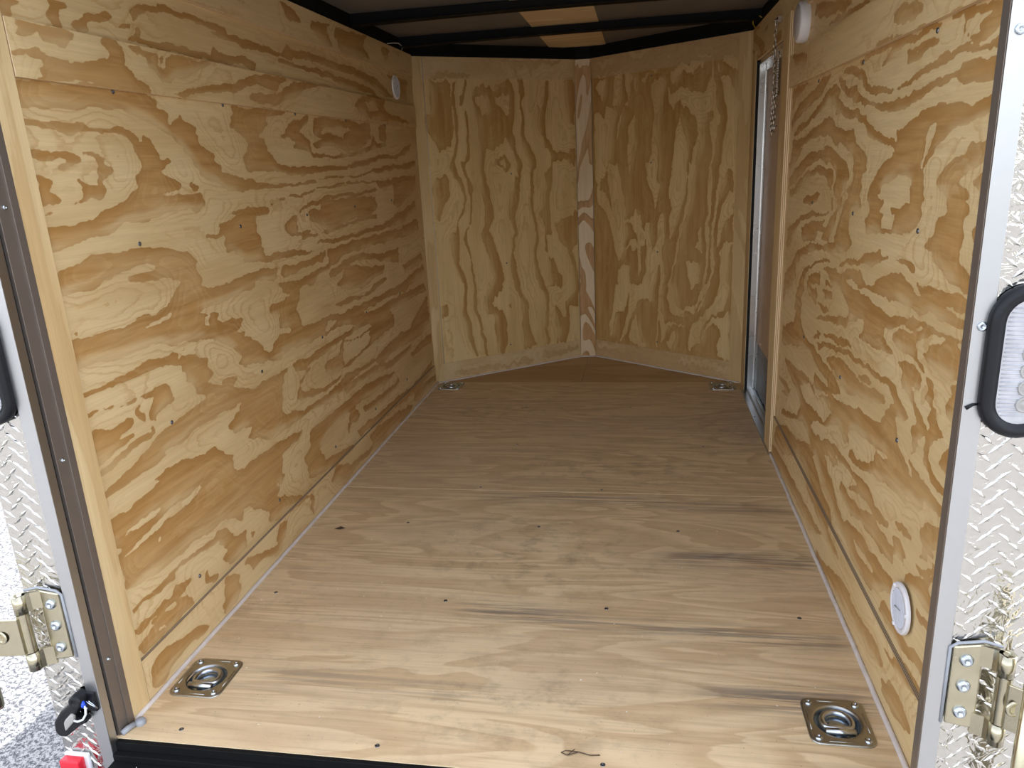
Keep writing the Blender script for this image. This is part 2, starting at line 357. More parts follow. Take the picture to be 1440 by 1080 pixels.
# wood figure outlines: value then u v pairs (mm)
G={
'L':'''1 101 1198 221 1201 339 1202 478 1202 493 1197 486 1184 473 1177 514 1173 525 1160 526 1144 534 1143 558 1162 563 1169 575 1159 615 1144 608 1132 629 1124 636 1103 660 1093 696 1084 681 1068 715 1060 696 1045 599 1047 592 1068 573 1089 536 1108 515 1118 490 1130 449 1141 422 1155 375 1165 300 1164 200 1158 144 1155 98 1150
1 99 1136 156 1136 208 1132 221 1130 227 1137 250 1138 261 1133 337 1133 364 1129 391 1121 403 1109 410 1106 414 1118 430 1122 441 1113 458 1097 458 1078 487 1072 482 1056 472 1049 406 1050 397 1063 397 1087 391 1103 361 1117 316 1125 254 1123 226 1114 202 1113 163 1123 101 1126
1 100 1091 128 1090 178 1084 208 1078 222 1071 211 1063 138 1061 147 1066 194 1070 169 1078 104 1079
1 223 1075 237 1085 276 1082 293 1078 286 1061 310 1052 268 1053 268 1075 241 1080
1 127 1275 120 1290 180 1290 255 1291 232 1265 205 1262 180 1265 176 1276 146 1268 123 1267
1 101 1239 152 1253 178 1245 225 1241 251 1238 290 1245 339 1263 334 1291 374 1288 386 1267 375 1246 408 1226 460 1213 484 1202 304 1204 279 1206 226 1207 159 1205 166 1219 167 1232 137 1236 102 1230
1 407 1290 437 1276 466 1271 479 1242 497 1228 531 1231 558 1243 616 1255 680 1275 733 1291 547 1283 521 1255 506 1260 503 1287 458 1279 437 1291
1 519 1286 527 1275 519 1267 511 1276
1 535 1206 593 1220 682 1237 786 1250 780 1231 650 1218 582 1204
1 108 1316 146 1322 141 1296 101 1292
1 227 1337 263 1343 250 1326 248 1295 221 1294 224 1314
1 279 1318 316 1332 381 1345 397 1337 366 1323 312 1318 315 1299 281 1297 268 1308
1 382 1318 454 1331 430 1302 516 1295 634 1293 800 1298 802 1305 703 1308 578 1312 467 1307 463 1330 424 1332
1 435 1337 540 1375 658 1375 820 1365 824 1380 662 1388 544 1387 488 1377 451 1357
1 718 1240 792 1246 861 1267 916 1288 1102 1293 1030 1250 934 1262 871 1245 787 1228 713 1226
1 901 1236 953 1236 1049 1247 1141 1288 1370 1292 1221 1269 1148 1242 1083 1229 1019 1212 910 1210 878 1215
1 1674 1278 1883 1304 1993 1294 1945 1262 2017 1242 2139 1236 2314 1218 2175 1213 1929 1209 1754 1218 1661 1235 1651 1255
0 1735 1266 1858 1280 1885 1247 1793 1237
1 1123 1496 1221 1489 1267 1462 1179 1453 1154 1469
1 1328 1476 1478 1485 1445 1462 1485 1420 1362 1432 1332 1450
1 1530 1484 1838 1502 1793 1464 1848 1423 1566 1416 1509 1457
1 1994 1490 2108 1481 2037 1444 1987 1466
1 754 1363 867 1368 990 1362 1122 1362 1160 1388 1209 1377 1181 1352 1079 1349 985 1345 862 1353 751 1352
1 743 1327 806 1316 895 1327 968 1316 929 1300 734 1296
1 1168 1380 1300 1384 1473 1381 1674 1382 1938 1365 2139 1310 2037 1309 1859 1341 1666 1356 1440 1358 1294 1360 1185 1365
1 1093 1330 1239 1328 1405 1326 1683 1310 1921 1306 1854 1324 1630 1337 1409 1341 1220 1339 1107 1344
1 2062 1394 2343 1395 2318 1310 2209 1327 2224 1378 2119 1381
1 770 1197 1126 1201 1103 1196 973 1181 975 1157 922 1131 956 1124 955 1091 987 1070 1030 1053 1155 1047 1152 1038 835 1043 812 1075 854 1106 831 1140 771 1150 818 1178
1 1044 1134 1127 1171 1246 1201 1253 1185 1162 1146 1247 1125 1249 1093 1170 1097 1107 1105 1155 1119 1084 1131
1 1292 1196 1573 1197 1817 1199 1800 1142 1722 1112 1543 1094 1394 1113 1289 1102 1268 1116 1347 1132 1288 1140 1284 1168
0 1317 1157 1439 1176 1538 1177 1610 1169 1532 1156 1527 1141 1404 1148 1340 1149
1 1238 1093 1398 1081 1556 1089 1792 1116 1823 1159 1869 1131 1983 1130 1981 1121 1825 1108 1615 1079 1464 1074 1269 1079
1 1907 1196 2006 1206 1984 1133 1910 1144
1 1157 1051 1323 1050 1545 1052 1779 1073 1873 1082 2094 1085 2313 1132 2305 1106 2112 1073 1887 1067 1704 1051 1542 1042 1319 1037 1152 1038
1 672 1086 698 1078 681 1068 713 1056 703 1045 660 1046
1 271 1078 293 1078 288 1061 311 1053 303 1042 277 1031 264 1009 257 1001 228 1007 196 996 159 993 121 979 99 974 99 979 134 986 167 995 202 1004 221 1011 220 1023 214 1037 224 1042 235 1031 256 1027 269 1044 269 1064
1 102 1043 118 1045 141 1034 128 1022 150 1016 159 1009 137 997 101 992 98 1017
1 139 1065 197 1067 203 1063 156 1060
1 407 1078 485 1075 487 1062 456 1043 485 1036 528 1021 531 1011 512 1007 462 997 541 1000 585 1000 601 987 597 962 581 952 554 960 551 972 525 968 464 967 433 956 361 950 322 953 282 949 275 941 251 935 225 939 163 926 103 920 99 938 101 962 153 960 216 966 294 990 360 1014 375 1032 373 1042 401 1050 404 1060
1 551 1014 570 1025 582 1012 571 1007 549 1007
1 595 1078 691 1078 679 1064 715 1060 706 1045 781 1027 862 1019 855 995 764 994 705 1004 654 1024 604 1040 596 1058
1 724 941 758 948 842 951 800 811 760 818 749 836 711 842 703 855 662 858 697 875 665 892 601 893 575 897 583 902 609 899 663 900 662 919 714 930 754 935
1 103 882 151 888 209 900 268 902 335 897 405 899 497 875 530 857 538 820 541 783 601 777 677 780 791 779 782 747 689 742 619 739 541 738 493 733 542 719 528 696 249 756 286 765 322 767 325 757 348 762 388 767 409 781 463 803 469 811 411 827 347 832 307 838 300 847 322 851 374 850 392 858 368 866 321 867 295 862 255 858 221 851 206 845 150 843 104 842 104 858
0 326 743 360 749 419 755 410 742 385 737 340 738
1 250 775 269 776 273 771 258 770
0 540 712 552 717 563 696 548 691 539 697
1 626 686 652 695 687 682 681 662 623 675
1 724 1041 752 1035 776 1023 836 1017 904 1011 995 1002 1131 1004 1247 1005 1270 1000 1245 996 1129 995 993 993 899 995 788 995 712 1000
1 690 928 754 935 721 943 799 949 843 953 921 946 912 929 818 928 845 901 848 851 875 822 1011 815 1140 805 1185 795 1036 794 907 801 800 811 761 820 748 834 711 844 699 856 670 861
1 821 1078 942 1078 966 1066 1020 1053 1080 1048 1156 1049 1259 1045 1428 1046 1589 1047 1760 1067 1830 1061 1685 1043 1440 1038 1267 1029 1182 1023 1074 1028 923 1044 833 1063
1 1274 1012 1433 1015 1677 1015 1784 1030 1840 1035 2018 1042 2041 1051 2146 1040 2367 1065 2359 1038 2209 1023 2056 1029 2012 1020 1835 1018 1782 1021 1675 1010 1430 1008 1272 1007
1 1266 985 1425 990 1574 993 1808 989 2002 989 2047 998 2347 997 2358 949 2196 901 2052 870 2015 891 2017 967 1910 949 1839 967 1806 983 1571 985 1423 982 1289 980 1239 977 1153 964 1054 960 953 957 924 954 935 960 1055 965 1132 970 1240 982
1 1013 891 1060 910 1156 936 1255 950 1361 959 1562 956 1709 955 1800 963 1835 956 1724 946 1560 947 1385 948 1278 941 1165 926 1083 913 1091 866 1170 866 1166 850 1262 846 1301 845 1174 840 1106 842 1110 855 1024 859 1014 878 995 884
1 1174 918 1224 925 1272 919 1279 944 1411 942 1558 942 1792 934 1796 886 1701 869 1569 870 1458 860 1317 854 1256 866 1233 873 1172 892
1 1250 847 1385 855 1565 859 1617 869 1790 866 1805 853 1629 854 1595 851 1411 845 1299 837
1 1158 824 1375 820 1569 817 1797 826 1893 825 2002 848 2137 858 2316 895 2329 852 2100 808 1886 803 1683 807 1581 805 1398 804 1303 809
1 1283 783 1395 794 1610 791 1750 794 2070 784 2317 811 2353 759 2104 747 2060 749 1851 751 1703 758 1600 758 1413 757 1321 732 1214 726 1133 699 1042 704 1044 671 1004 649 1030 625 1030 587 891 617 892 653 834 682 902 687 974 692 930 714 917 738 976 733 1070 723 1168 738 1271 744
1 647 781 726 784 847 788 920 782 921 751 872 749 803 760 717 754 636 744
1 939 779 1019 773 1155 774 1231 784 1271 790 1266 770 1174 757 1035 752 949 746
1 1275 713 1348 728 1468 740 1563 745 1764 715 1961 710 2028 716 2007 646 1869 677 1758 697 1605 717 1478 722 1398 705 1324 695 1282 691
1 1330 667 1429 712 1535 703 1680 677 1827 670 1799 642 1685 635 1591 614 1465 629 1379 643
1 1284 606 1459 607 1584 591 1659 609 1813 622 1849 610 1688 586 1549 586 1335 591
1 1301 571 1576 563 1875 561 2027 562 2359 599 2377 567 2061 523 1788 537 1568 535 1349 539
1 1344 524 1597 518 1841 515 2059 516 2227 509 2360 510 2375 470 2167 477 1873 483 1585 478 1518 481
1 1585 478 1832 484 1885 454 1870 404 1615 460
1 2083 358 2139 382 2396 444 2386 362 2250 322
1 2048 633 2348 651 2363 613 2082 595
1 1203 773 1221 791 1255 776 1221 750
1 103 764 164 763 233 752 253 755 317 768 605 714 598 692 673 689 676 672 654 652 693 647 681 634 741 611 746 597 792 573 798 562 891 548 884 527 784 544 675 560 660 589 630 621 565 653 550 652 526 666 476 674 404 684 329 699 287 699 218 700 156 704 117 703 101 704 100 728
0 302 742 333 748 388 747 415 752 402 737 352 739 308 737
0 544 726 559 704 555 694 536 700 535 717
1 422 662 451 667 446 659 421 660
1 117 778 127 778 134 773 124 769 117 773
1 104 665 162 665 226 664 278 671 319 667 352 665 400 669 415 660 411 646 431 652 467 646 476 633 513 620 515 604 531 587 520 575 498 570 562 547 558 556 594 554 621 538 617 526 644 510 671 489 635 479 586 474 543 480 471 477 418 480 378 473 318 473 247 459 214 455 179 454 140 471 181 480 258 497 319 516 394 527 487 534 457 567 422 600 416 623 391 641 347 649 282 650 236 647 221 648 158 654 106 652
1 104 625 148 620 193 616 234 608 261 614 292 610 342 612 348 593 372 576 347 571 328 564 301 551 294 543 274 550 290 569 298 594 260 610 237 602 192 612 151 615 108 616
1 105 585 117 590 128 582 135 575 182 579 217 582 230 576 217 567 173 550 211 546 228 544 213 535 158 529 108 514 104 516 104 560
1 104 503 143 509 184 522 236 529 247 529 266 525 283 544 289 527 274 515 252 513 233 517 180 507 134 496 106 492
1 251 596 265 591 262 582 276 574 264 554 252 565 242 582
1 558 430 589 457 647 463 672 493 717 501 689 492 740 490 875 496 827 332 787 333 722 336 693 359 638 377 659 393 680 403 614 409 569 415
1 233 430 329 432 413 421 480 414 540 370 556 321 634 306 687 311 815 294 783 186
1 912 653 1021 632 1010 615 1025 588 1098 582 1235 579 1316 573 1581 521 1302 528 1194 530 1048 531 920 543 807 559 875 598 953 585 942 620
0 1205 564 1310 553 1222 534 1197 540
1 673 633 745 610 792 573 815 557 734 557 654 570
1 939 503 1045 485 1159 497 1293 497 1473 496 1699 498 1828 472 1603 480 1406 482 1259 478 1152 472 1028 464 972 430 974 400 1041 390 1133 367 1283 367 1281 362 1168 351 1057 364 957 378 955 411 997 438 1048 454 941 473
1 637 512 680 491 807 497 906 495 912 481 831 481 775 452 822 419 867 366 970 346 1163 337 1308 354 1462 346 1598 341 1630 326 1457 330 1297 318 1156 312 1011 328 856 327 797 334 722 336 693 359 638 377 668 394 679 401 607 412
1 1153 435 1196 445 1275 436 1315 475 1494 456 1598 463 1819 441 1810 411 1652 402 1475 390 1376 381 1260 385 1220 390 1158 408
0 1327 467 1493 451 1578 455 1573 408 1444 398 1306 394
1 1593 446 1617 435 1601 414 1588 429
1 1654 345 1924 365 2056 350 2158 363 2399 359 2386 315 2212 285 2041 297 1821 309 1659 299 1613 330
1 1282 317 1437 318 1589 312 1696 295 1855 280 2037 283 2086 286 2055 264 1847 255 1687 266 1582 289 1447 297 1305 293
1 994 272 1144 272 1284 271 1439 269 1592 261 1838 224 1672 212 1458 221 1332 232 1239 218 1127 213 1097 202 1043 190 1078 138 1182 124 1324 99 1145 94 1093 99 952 132 950 164 928 205 991 221 977 253
1 577 312 679 314 790 308 931 290 925 272 840 274 764 256 721 237 763 219 731 209 568 281
1 1304 189 1301 231 1367 244 1430 242 1360 223 1413 181 1375 164 1316 179 1292 146 1275 193
1 1434 198 1588 186 1825 180 1873 193 1863 162 1693 153 1579 157 1477 172
1 1367 137 1569 122 1850 117 2054 97 2388 126 2377 90 2069 63 1797 85 1560 92 1390 104
1 2042 57 2175 69 2455 44 2446 14 2246 33 2132 14 2012 37
1 2074 245 2204 257 2398 258 2415 215 2248 224 2091 219
1 1145 94 1080 55 1190 6 1333 22 1484 18 1731 5 1956 11 2008 24 1919 45 1729 67 1540 87 1449 76 1489 35 1277 46
1 103 452 184 455 246 456 304 464 245 488 172 480 139 468 106 463
1 105 404 169 406 267 415 337 418 402 425 540 370 561 336 567 303 619 312 788 271 761 244 729 234 769 221 730 205 763 185 738 168 792 148 798 132 860 109 949 81 758 100 699 100 690 133 618 196 580 210 557 189 482 227 411 229 308 236 213 235 138 250 103 265 103 306 106 346
0 127 355 147 365 182 365 230 366 258 366 231 351 189 351 150 357
0 104 323 162 330 211 336 255 339 292 347 316 347 407 353 410 343 375 335 360 327 309 324 262 325 243 316 197 326 154 320 111 323
0 233 303 249 300 242 293 234 296
1 106 209 162 207 252 213 302 216 364 209 425 205 435 217 476 204 482 188 505 176 496 172 541 162 555 155 550 108 508 104 462 108 441 137 473 145 444 174 427 188 336 204 262 207 247 193 160 201 106 192 113 198
1 361 132 394 151 384 127 416 115 394 100 364 118
1 579 138 603 130 595 118 580 124
1 115 171 168 158 216 169 242 157 269 168 317 162 309 155 283 151 245 147 199 149 162 154 136 157
1 256 144 280 141 295 130 304 106 267 101 246 111 241 134
1 149 148 198 146 245 127 246 111 254 97 219 101
1 415 100 470 81 474 43 458 17 399 19 396 34 432 56
1 527 88 631 59 692 45 714 87 774 87 742 48 682 11 642 34 617 43 549 49
1 927 85 949 81 927 6 915 44
1 101 166 142 160 186 161 216 169 242 157 265 174 318 164 309 155 277 154 251 147 217 153 193 149 140 151 103 159
1 115 130 151 135 201 136 235 134 250 144 284 136 306 113 299 100 250 104 179 101 135 101 103 98 104 119
0 164 126 208 120 206 115 168 120
1 362 123 379 147 386 122 415 113 394 100 363 115
1 131 69 184 78 261 56 309 45 342 22 308 20 253 29 204 28 171 16 140 8 116 19
1 420 93 483 74 465 40 465 13 403 8 383 16 419 37 421 71''',
'R':'''1 1529 1207 1304 1205 1476 1172 1526 1144
1 1442 1150 1228 1183 1126 1200 1011 1200 1116 1165 1332 1134 1485 1106 1507 1081 1531 1113
1 1450 1085 1231 1115 1111 1148 1038 1168 966 1170 928 1155 939 1136 883 1117 757 1102 697 1085 639 1062 563 1046 473 1035 512 1023 607 1037 674 1049 722 1076 828 1091 965 1106 1012 1141 1050 1144 1103 1121 1271 1093 1471 1059
1 1498 1050 1224 1091 1018 1100 977 1086 851 1062 790 1063 767 1037 690 1014 659 1000 689 964 708 934 812 929 762 970 785 996 889 1023 1005 1054 1127 1061 1307 1046 1428 1007 1509 986
1 1526 943 1392 982 1225 1017 1074 1025 940 1019 829 988 805 961 812 929 894 926 885 955 967 990 1087 998 1260 974 1403 925 1454 902 1517 910
1 1370 905 1303 948 1145 975 1019 973 975 952 1006 930 1034 955 1140 959 1228 945 1291 909
1 722 1170 676 1146 601 1136 521 1126 443 1132 361 1149 301 1158 243 1156 205 1161 155 1155 90 1159 82 1147 142 1151 228 1150 296 1142 374 1137 441 1123 520 1122 633 1125 713 1138 746 1158 808 1175 940 1199 876 1200 753 1184
1 601 1174 539 1189 443 1195 359 1200 284 1201 331 1208 395 1210 546 1211 671 1212 788 1205 757 1194 669 1205 544 1205 583 1191 613 1179
1 451 1159 477 1182 397 1186 309 1187 314 1178 367 1171 406 1160
0 428 1173 412 1178 406 1173 423 1170
1 277 1200 212 1207 215 1193 209 1173 187 1161 146 1162 84 1173 93 1187 92 1199 171 1211 246 1212 279 1205
0 202 1170 210 1197 168 1199 128 1197 154 1190 150 1179 172 1173
1 972 1190 884 1174 863 1157 786 1151 766 1132 680 1115 536 1104 437 1111 359 1116 276 1125 208 1128 100 1139 88 1133 84 1103 140 1105 189 1107 218 1117 273 1114 332 1106 379 1098 469 1090 529 1084 601 1097 678 1108 791 1119 858 1138 912 1158 932 1171
1 224 1137 89 1135 87 1105 157 1103 197 1110
1 499 1051 441 1061 340 1079 279 1084 209 1085 161 1074 96 1088 89 1066 127 1061 173 1053 223 1043 262 1028 302 1007 330 990 336 950 380 948 386 969 436 978 516 965 557 947 628 937 621 959 568 987 488 1016 472 1032
0 376 1059 360 1062 362 1055
0 317 1057 285 1055 306 1018 334 1001 334 973 346 955 357 993 330 1018
1 170 1019 113 1033 92 1039 88 1007 131 992 170 974 184 956 255 953 268 969 224 997 188 1014
1 115 981 88 988 83 970 111 967
1 1513 1296 1380 1295 1279 1278 1318 1250 1449 1264
1 537 1252 473 1264 357 1246 362 1234 436 1230 500 1226
1 672 1215 549 1221 467 1212 590 1214
1 1247 1396 988 1358 855 1335 946 1329 1170 1349 1262 1373
1 1203 1321 975 1315 686 1305 766 1319 978 1327 1103 1322
1 800 1037 718 1023 660 1007 669 979 700 962 685 930 684 907 729 887 767 878 763 840 730 822 785 795 919 777 1061 774 975 792 896 812 861 853 855 882 820 917 791 935 764 960 760 990 808 1017 886 1039
1 1014 1041 910 1018 830 997 794 970 814 942 851 922 846 905 886 884 884 851 933 824 952 802 1014 804 1010 852 963 871 920 893 943 914 980 928 939 956 945 978 1032 988 1006 1015 1082 1035 1239 1037 1340 1007 1502 965 1535 983 1392 1021 1241 1045
1 1509 897 1392 939 1262 969 1104 983 961 977 938 952 981 932 1005 954 1117 963 1236 956 1318 932 1359 908 1492 883
1 1284 894 1160 910 1065 917 1114 890 1213 876 1280 881
1 1478 792 1314 838 1187 860 997 869 949 880 938 900 978 920 909 909 902 887 961 864 1049 861 1183 847 1310 825 1395 780 1485 721 1518 738
1 1282 809 1179 835 1010 852 1002 825 1074 819 1105 791 1226 774 1274 782
1 1418 680 1309 742 1162 776 1009 788 937 781 1079 768 1238 736 1320 693 1376 627 1445 586 1484 620
1 623 942 608 967 530 987 450 1002 505 1032 383 1030 367 1004 338 984 322 954 314 929 313 898 356 884 422 875 503 862 575 855 621 857 641 884 624 904 643 932
0 559 948 513 964 443 977 382 973 376 952 384 925 442 913 456 898 486 872 536 868 550 879 524 899 557 902 533 928 573 923 587 931
1 478 911 434 916 439 905 467 903
1 167 1026 87 1025 86 1005 133 988 164 978 179 969 140 955 138 928 145 894 157 874 139 853 95 841 89 818 128 818 167 826 208 834 237 840 257 858 303 865 264 882 242 902 214 921 222 949 260 964 264 976 206 1000
1 119 975 85 982 87 955 116 964
1 96 933 86 934 84 874 97 864 107 880 99 907
1 727 788 630 807 587 818 526 835 501 820 424 823 391 833 340 832 307 825 318 810 371 822 433 822 518 808 557 794 625 791 699 784 802 756 896 755 996 745 1105 722 1179 690 1213 653 1225 614 1282 566 1317 559 1307 609 1263 664 1206 704 1089 737 964 756 834 759
1 1138 696 1025 717 1000 696 1024 650 1120 633 1171 660
1 1517 636 1373 705 1299 706 1357 650 1472 581 1522 551
1 950 708 850 708 875 684 957 674
1 992 730 892 744 798 742 721 768 646 778 628 760 589 747 635 742 715 747 767 736 655 722 582 725 490 713 719 668 757 701 884 714
1 548 763 454 796 400 804 353 791 333 778 277 777 205 777 154 780 308 749 369 757 440 747 482 755 543 748
1 316 805 283 797 239 797 160 803 88 797 82 794 119 787 207 784 278 782 297 795
1 759 708 658 732 607 730 513 718 432 722 345 733 268 746 224 748 265 736 306 716 357 717 408 705 452 690 457 670 416 667 393 655 430 648 511 638 578 632 611 638 592 679 717 661 739 689
1 660 742 345 792 309 782 234 782 147 779 93 778 90 767 148 761 215 765 303 759 394 753 441 750 543 745
1 292 801 92 812 86 791 158 794 237 792
1 406 697 355 708 321 710 263 729 223 743 156 745 85 750 84 745 154 738 207 736 231 723 265 709 283 694 263 677 237 667 199 662 180 647 189 628 155 607 137 593 122 588 173 574 179 594 186 618 225 627 209 648 235 662 293 672 361 672 392 682
1 243 688 202 719 153 736 94 740 85 690 126 686 140 669 170 681 220 685
1 122 674 90 689 80 636 99 617 124 638 118 661
1 373 651 322 658 273 660 239 650 257 631 295 623 257 606 206 589 200 569 236 533 253 509 260 559 248 575 271 598 325 608 338 622 326 643
1 1497 466 1320 524 1283 570 1320 612 1253 633 1219 597 1231 557 1149 514 1023 512 925 503 820 498 753 486 809 461 878 465 971 469 1078 490 1230 471 1424 419 1513 419
1 1009 533 825 569 668 589 590 587 476 595 397 602 359 601 335 581 279 570 293 559 351 545 338 531 325 518 332 478 434 450 500 446 570 437 652 396 659 370 725 393 846 358 932 337 1020 296 955 283 889 255 977 220 1031 260 1102 277 1283 220 1443 181 1421 210 1192 261 1157 307 1239 336 1377 353 1413 380 1208 399 1017 425 987 390 820 442 713 452 583 480 430 511 391 550 360 573 394 593 473 583 563 581 690 572 838 558 985 517
0 1173 361 1053 406 987 390 863 416 790 398 882 358 974 349 1120 338
0 1077 417 1017 425 1012 409 1064 407
1 753 486 719 473 805 446 973 412 1017 425 1003 447 874 450
1 894 519 818 547 713 551 655 545 577 546 466 559 405 565 403 556 479 528 591 506 680 489 757 500 822 506
1 606 558 549 571 501 568 510 559 579 552
1 879 584 786 598 701 610 671 599 752 586 843 576 909 569 1018 561 976 550 1029 533 1069 532
1 1079 636 968 648 897 645 926 627 997 621
1 859 632 691 666 638 666 737 635 886 611 1008 594 1047 594
1 1540 297 1393 311 1308 305 1354 275 1462 247 1385 287 1504 284
1 1487 120 1352 174 1220 185 1126 200 1074 181 1325 81 1504 68
1 853 321 772 335 679 339 824 281 898 287
1 652 419 342 530 328 513 297 498 260 489 256 478 221 470 187 462 168 448 195 435 242 430 273 416 326 410 372 400 382 399 422 391 485 377 555 363 620 358 613 380 672 389
0 648 405 576 435 505 444 439 448 441 420 490 393 560 379 627 382
0 448 445 400 460 358 454 394 440
1 205 573 161 594 139 587 165 558 172 536 154 522 99 519 95 505 140 500 188 513 206 525 186 558
1 112 565 87 586 87 545 104 537 126 544
1 248 505 196 490 136 485 89 486 91 469 157 459 204 466 240 479
1 838 301 778 328 658 343 601 340 501 349 455 352 428 340 375 341 343 337 306 343 340 325 398 313 467 315 563 303 627 286 591 306 496 333 570 326 653 326 741 314 693 309 733 285 800 290
1 1005 279 911 300 834 286 789 252 754 246 713 219 646 201 559 197 502 182 431 192 365 201 305 209 337 176 419 154 518 149 606 165 702 182 807 193 888 220 975 248
1 1355 135 1139 205 1014 238 922 205 838 178 731 168 717 123 621 116 604 109 677 97 797 100 876 116 980 124 1056 159 1221 143 1346 105
0 1264 110 1149 156 1031 150 983 132 1037 94 1159 106
1 669 279 581 272 485 295 398 310 335 308 276 306 287 280 323 270 385 267 463 262 501 265 571 238 629 242 692 253
1 616 200 517 234 444 236 356 241 279 252 255 234 300 223 369 213 435 207 507 202 571 191
1 293 362 261 375 211 379 224 369 273 356
1 309 321 269 343 211 324 241 310 285 305
1 176 421 86 455 87 433 100 409 120 384 187 355 150 387 163 404
1 230 301 207 311 165 308 127 307 167 288 217 286
1 182 337 140 352 88 394 90 376 123 345 152 340
1 1546 40 1333 61 1172 64 986 73 846 80 709 93 647 101 773 81 911 32 1040 27 1185 22 1375 4 1532 -8
1 828 16 708 33 579 74 474 90 617 0 680 -4 785 -2
1 390 208 331 228 272 227 286 211 344 200 405 184
1 299 186 241 186 187 186 133 199 87 196 88 177 149 169 197 160 233 161 288 151 331 155
1 222 305 149 330 87 366 117 325 73 318 87 297 145 290 185 292 233 283
1 147 270 90 281 91 260 134 254
1 266 110 192 144 142 148 95 147 113 132 167 119 219 111
1 689 26 579 74 483 76 398 81 312 92 260 87 264 70 339 37 390 53 483 29 509 28 566 28 624 22
1 257 47 209 77 156 81 103 70 129 47 194 27 251 23
1 446 -6 402 14 420 -7
0 1525 937 1393 984 1226 1021 1077 1033 940 1022 831 994 775 962 762 970 785 996 889 1023 1005 1054 1125 1056 1304 1037 1425 997 1517 964
0 1040 1143 1014 1147 961 1105 975 1090 1038 1101 1198 1081 1440 1049 1486 1060 1271 1093 1100 1113 1035 1126
0 932 1040 847 1007 808 993 787 970 814 942 850 919 845 901 877 881 883 847 923 821 951 801 911 807 872 837 856 860 847 883 813 917 787 937 762 962 760 990 808 1017 871 1039
0 1347 952 1224 986 1108 997 999 992 937 978 907 956 939 930 894 913 889 895 930 870 986 832 1012 830 1002 857 934 885 919 901 971 924 941 952 960 974 1031 982 1123 983 1240 969 1356 940 1459 909 1500 912
0 1347 909 1308 935 1215 957 1117 963 1024 959 999 946 989 928 958 910 969 890 1071 872 1209 865 1341 850 1462 827 1485 860 1351 881
1 1283 891 1160 910 1065 917 1105 890 1213 876 1275 879
0 722 1036 660 1007 669 979 693 959 681 930 682 907 718 892 753 879 702 883 647 906 638 932 644 954 610 973 552 992 497 1004 501 1021 534 1033
0 1331 692 1258 729 1115 758 967 767 856 783 732 805 637 829 735 815 784 793 837 772 965 759 1110 741 1229 708 1275 667 1309 614 1343 559 1381 552 1364 629
0 1164 710 1068 734 961 748 993 734 1101 710 1156 685 1164 639 1189 611 1209 654
0 1130 667 1064 651 994 613 890 622 800 644 749 673 784 692 818 705 912 698
1 978 683 859 687 869 666 936 661
1 1020 634 930 642 893 633 960 620
1 1127 658 1049 667 1023 646 1078 632''',
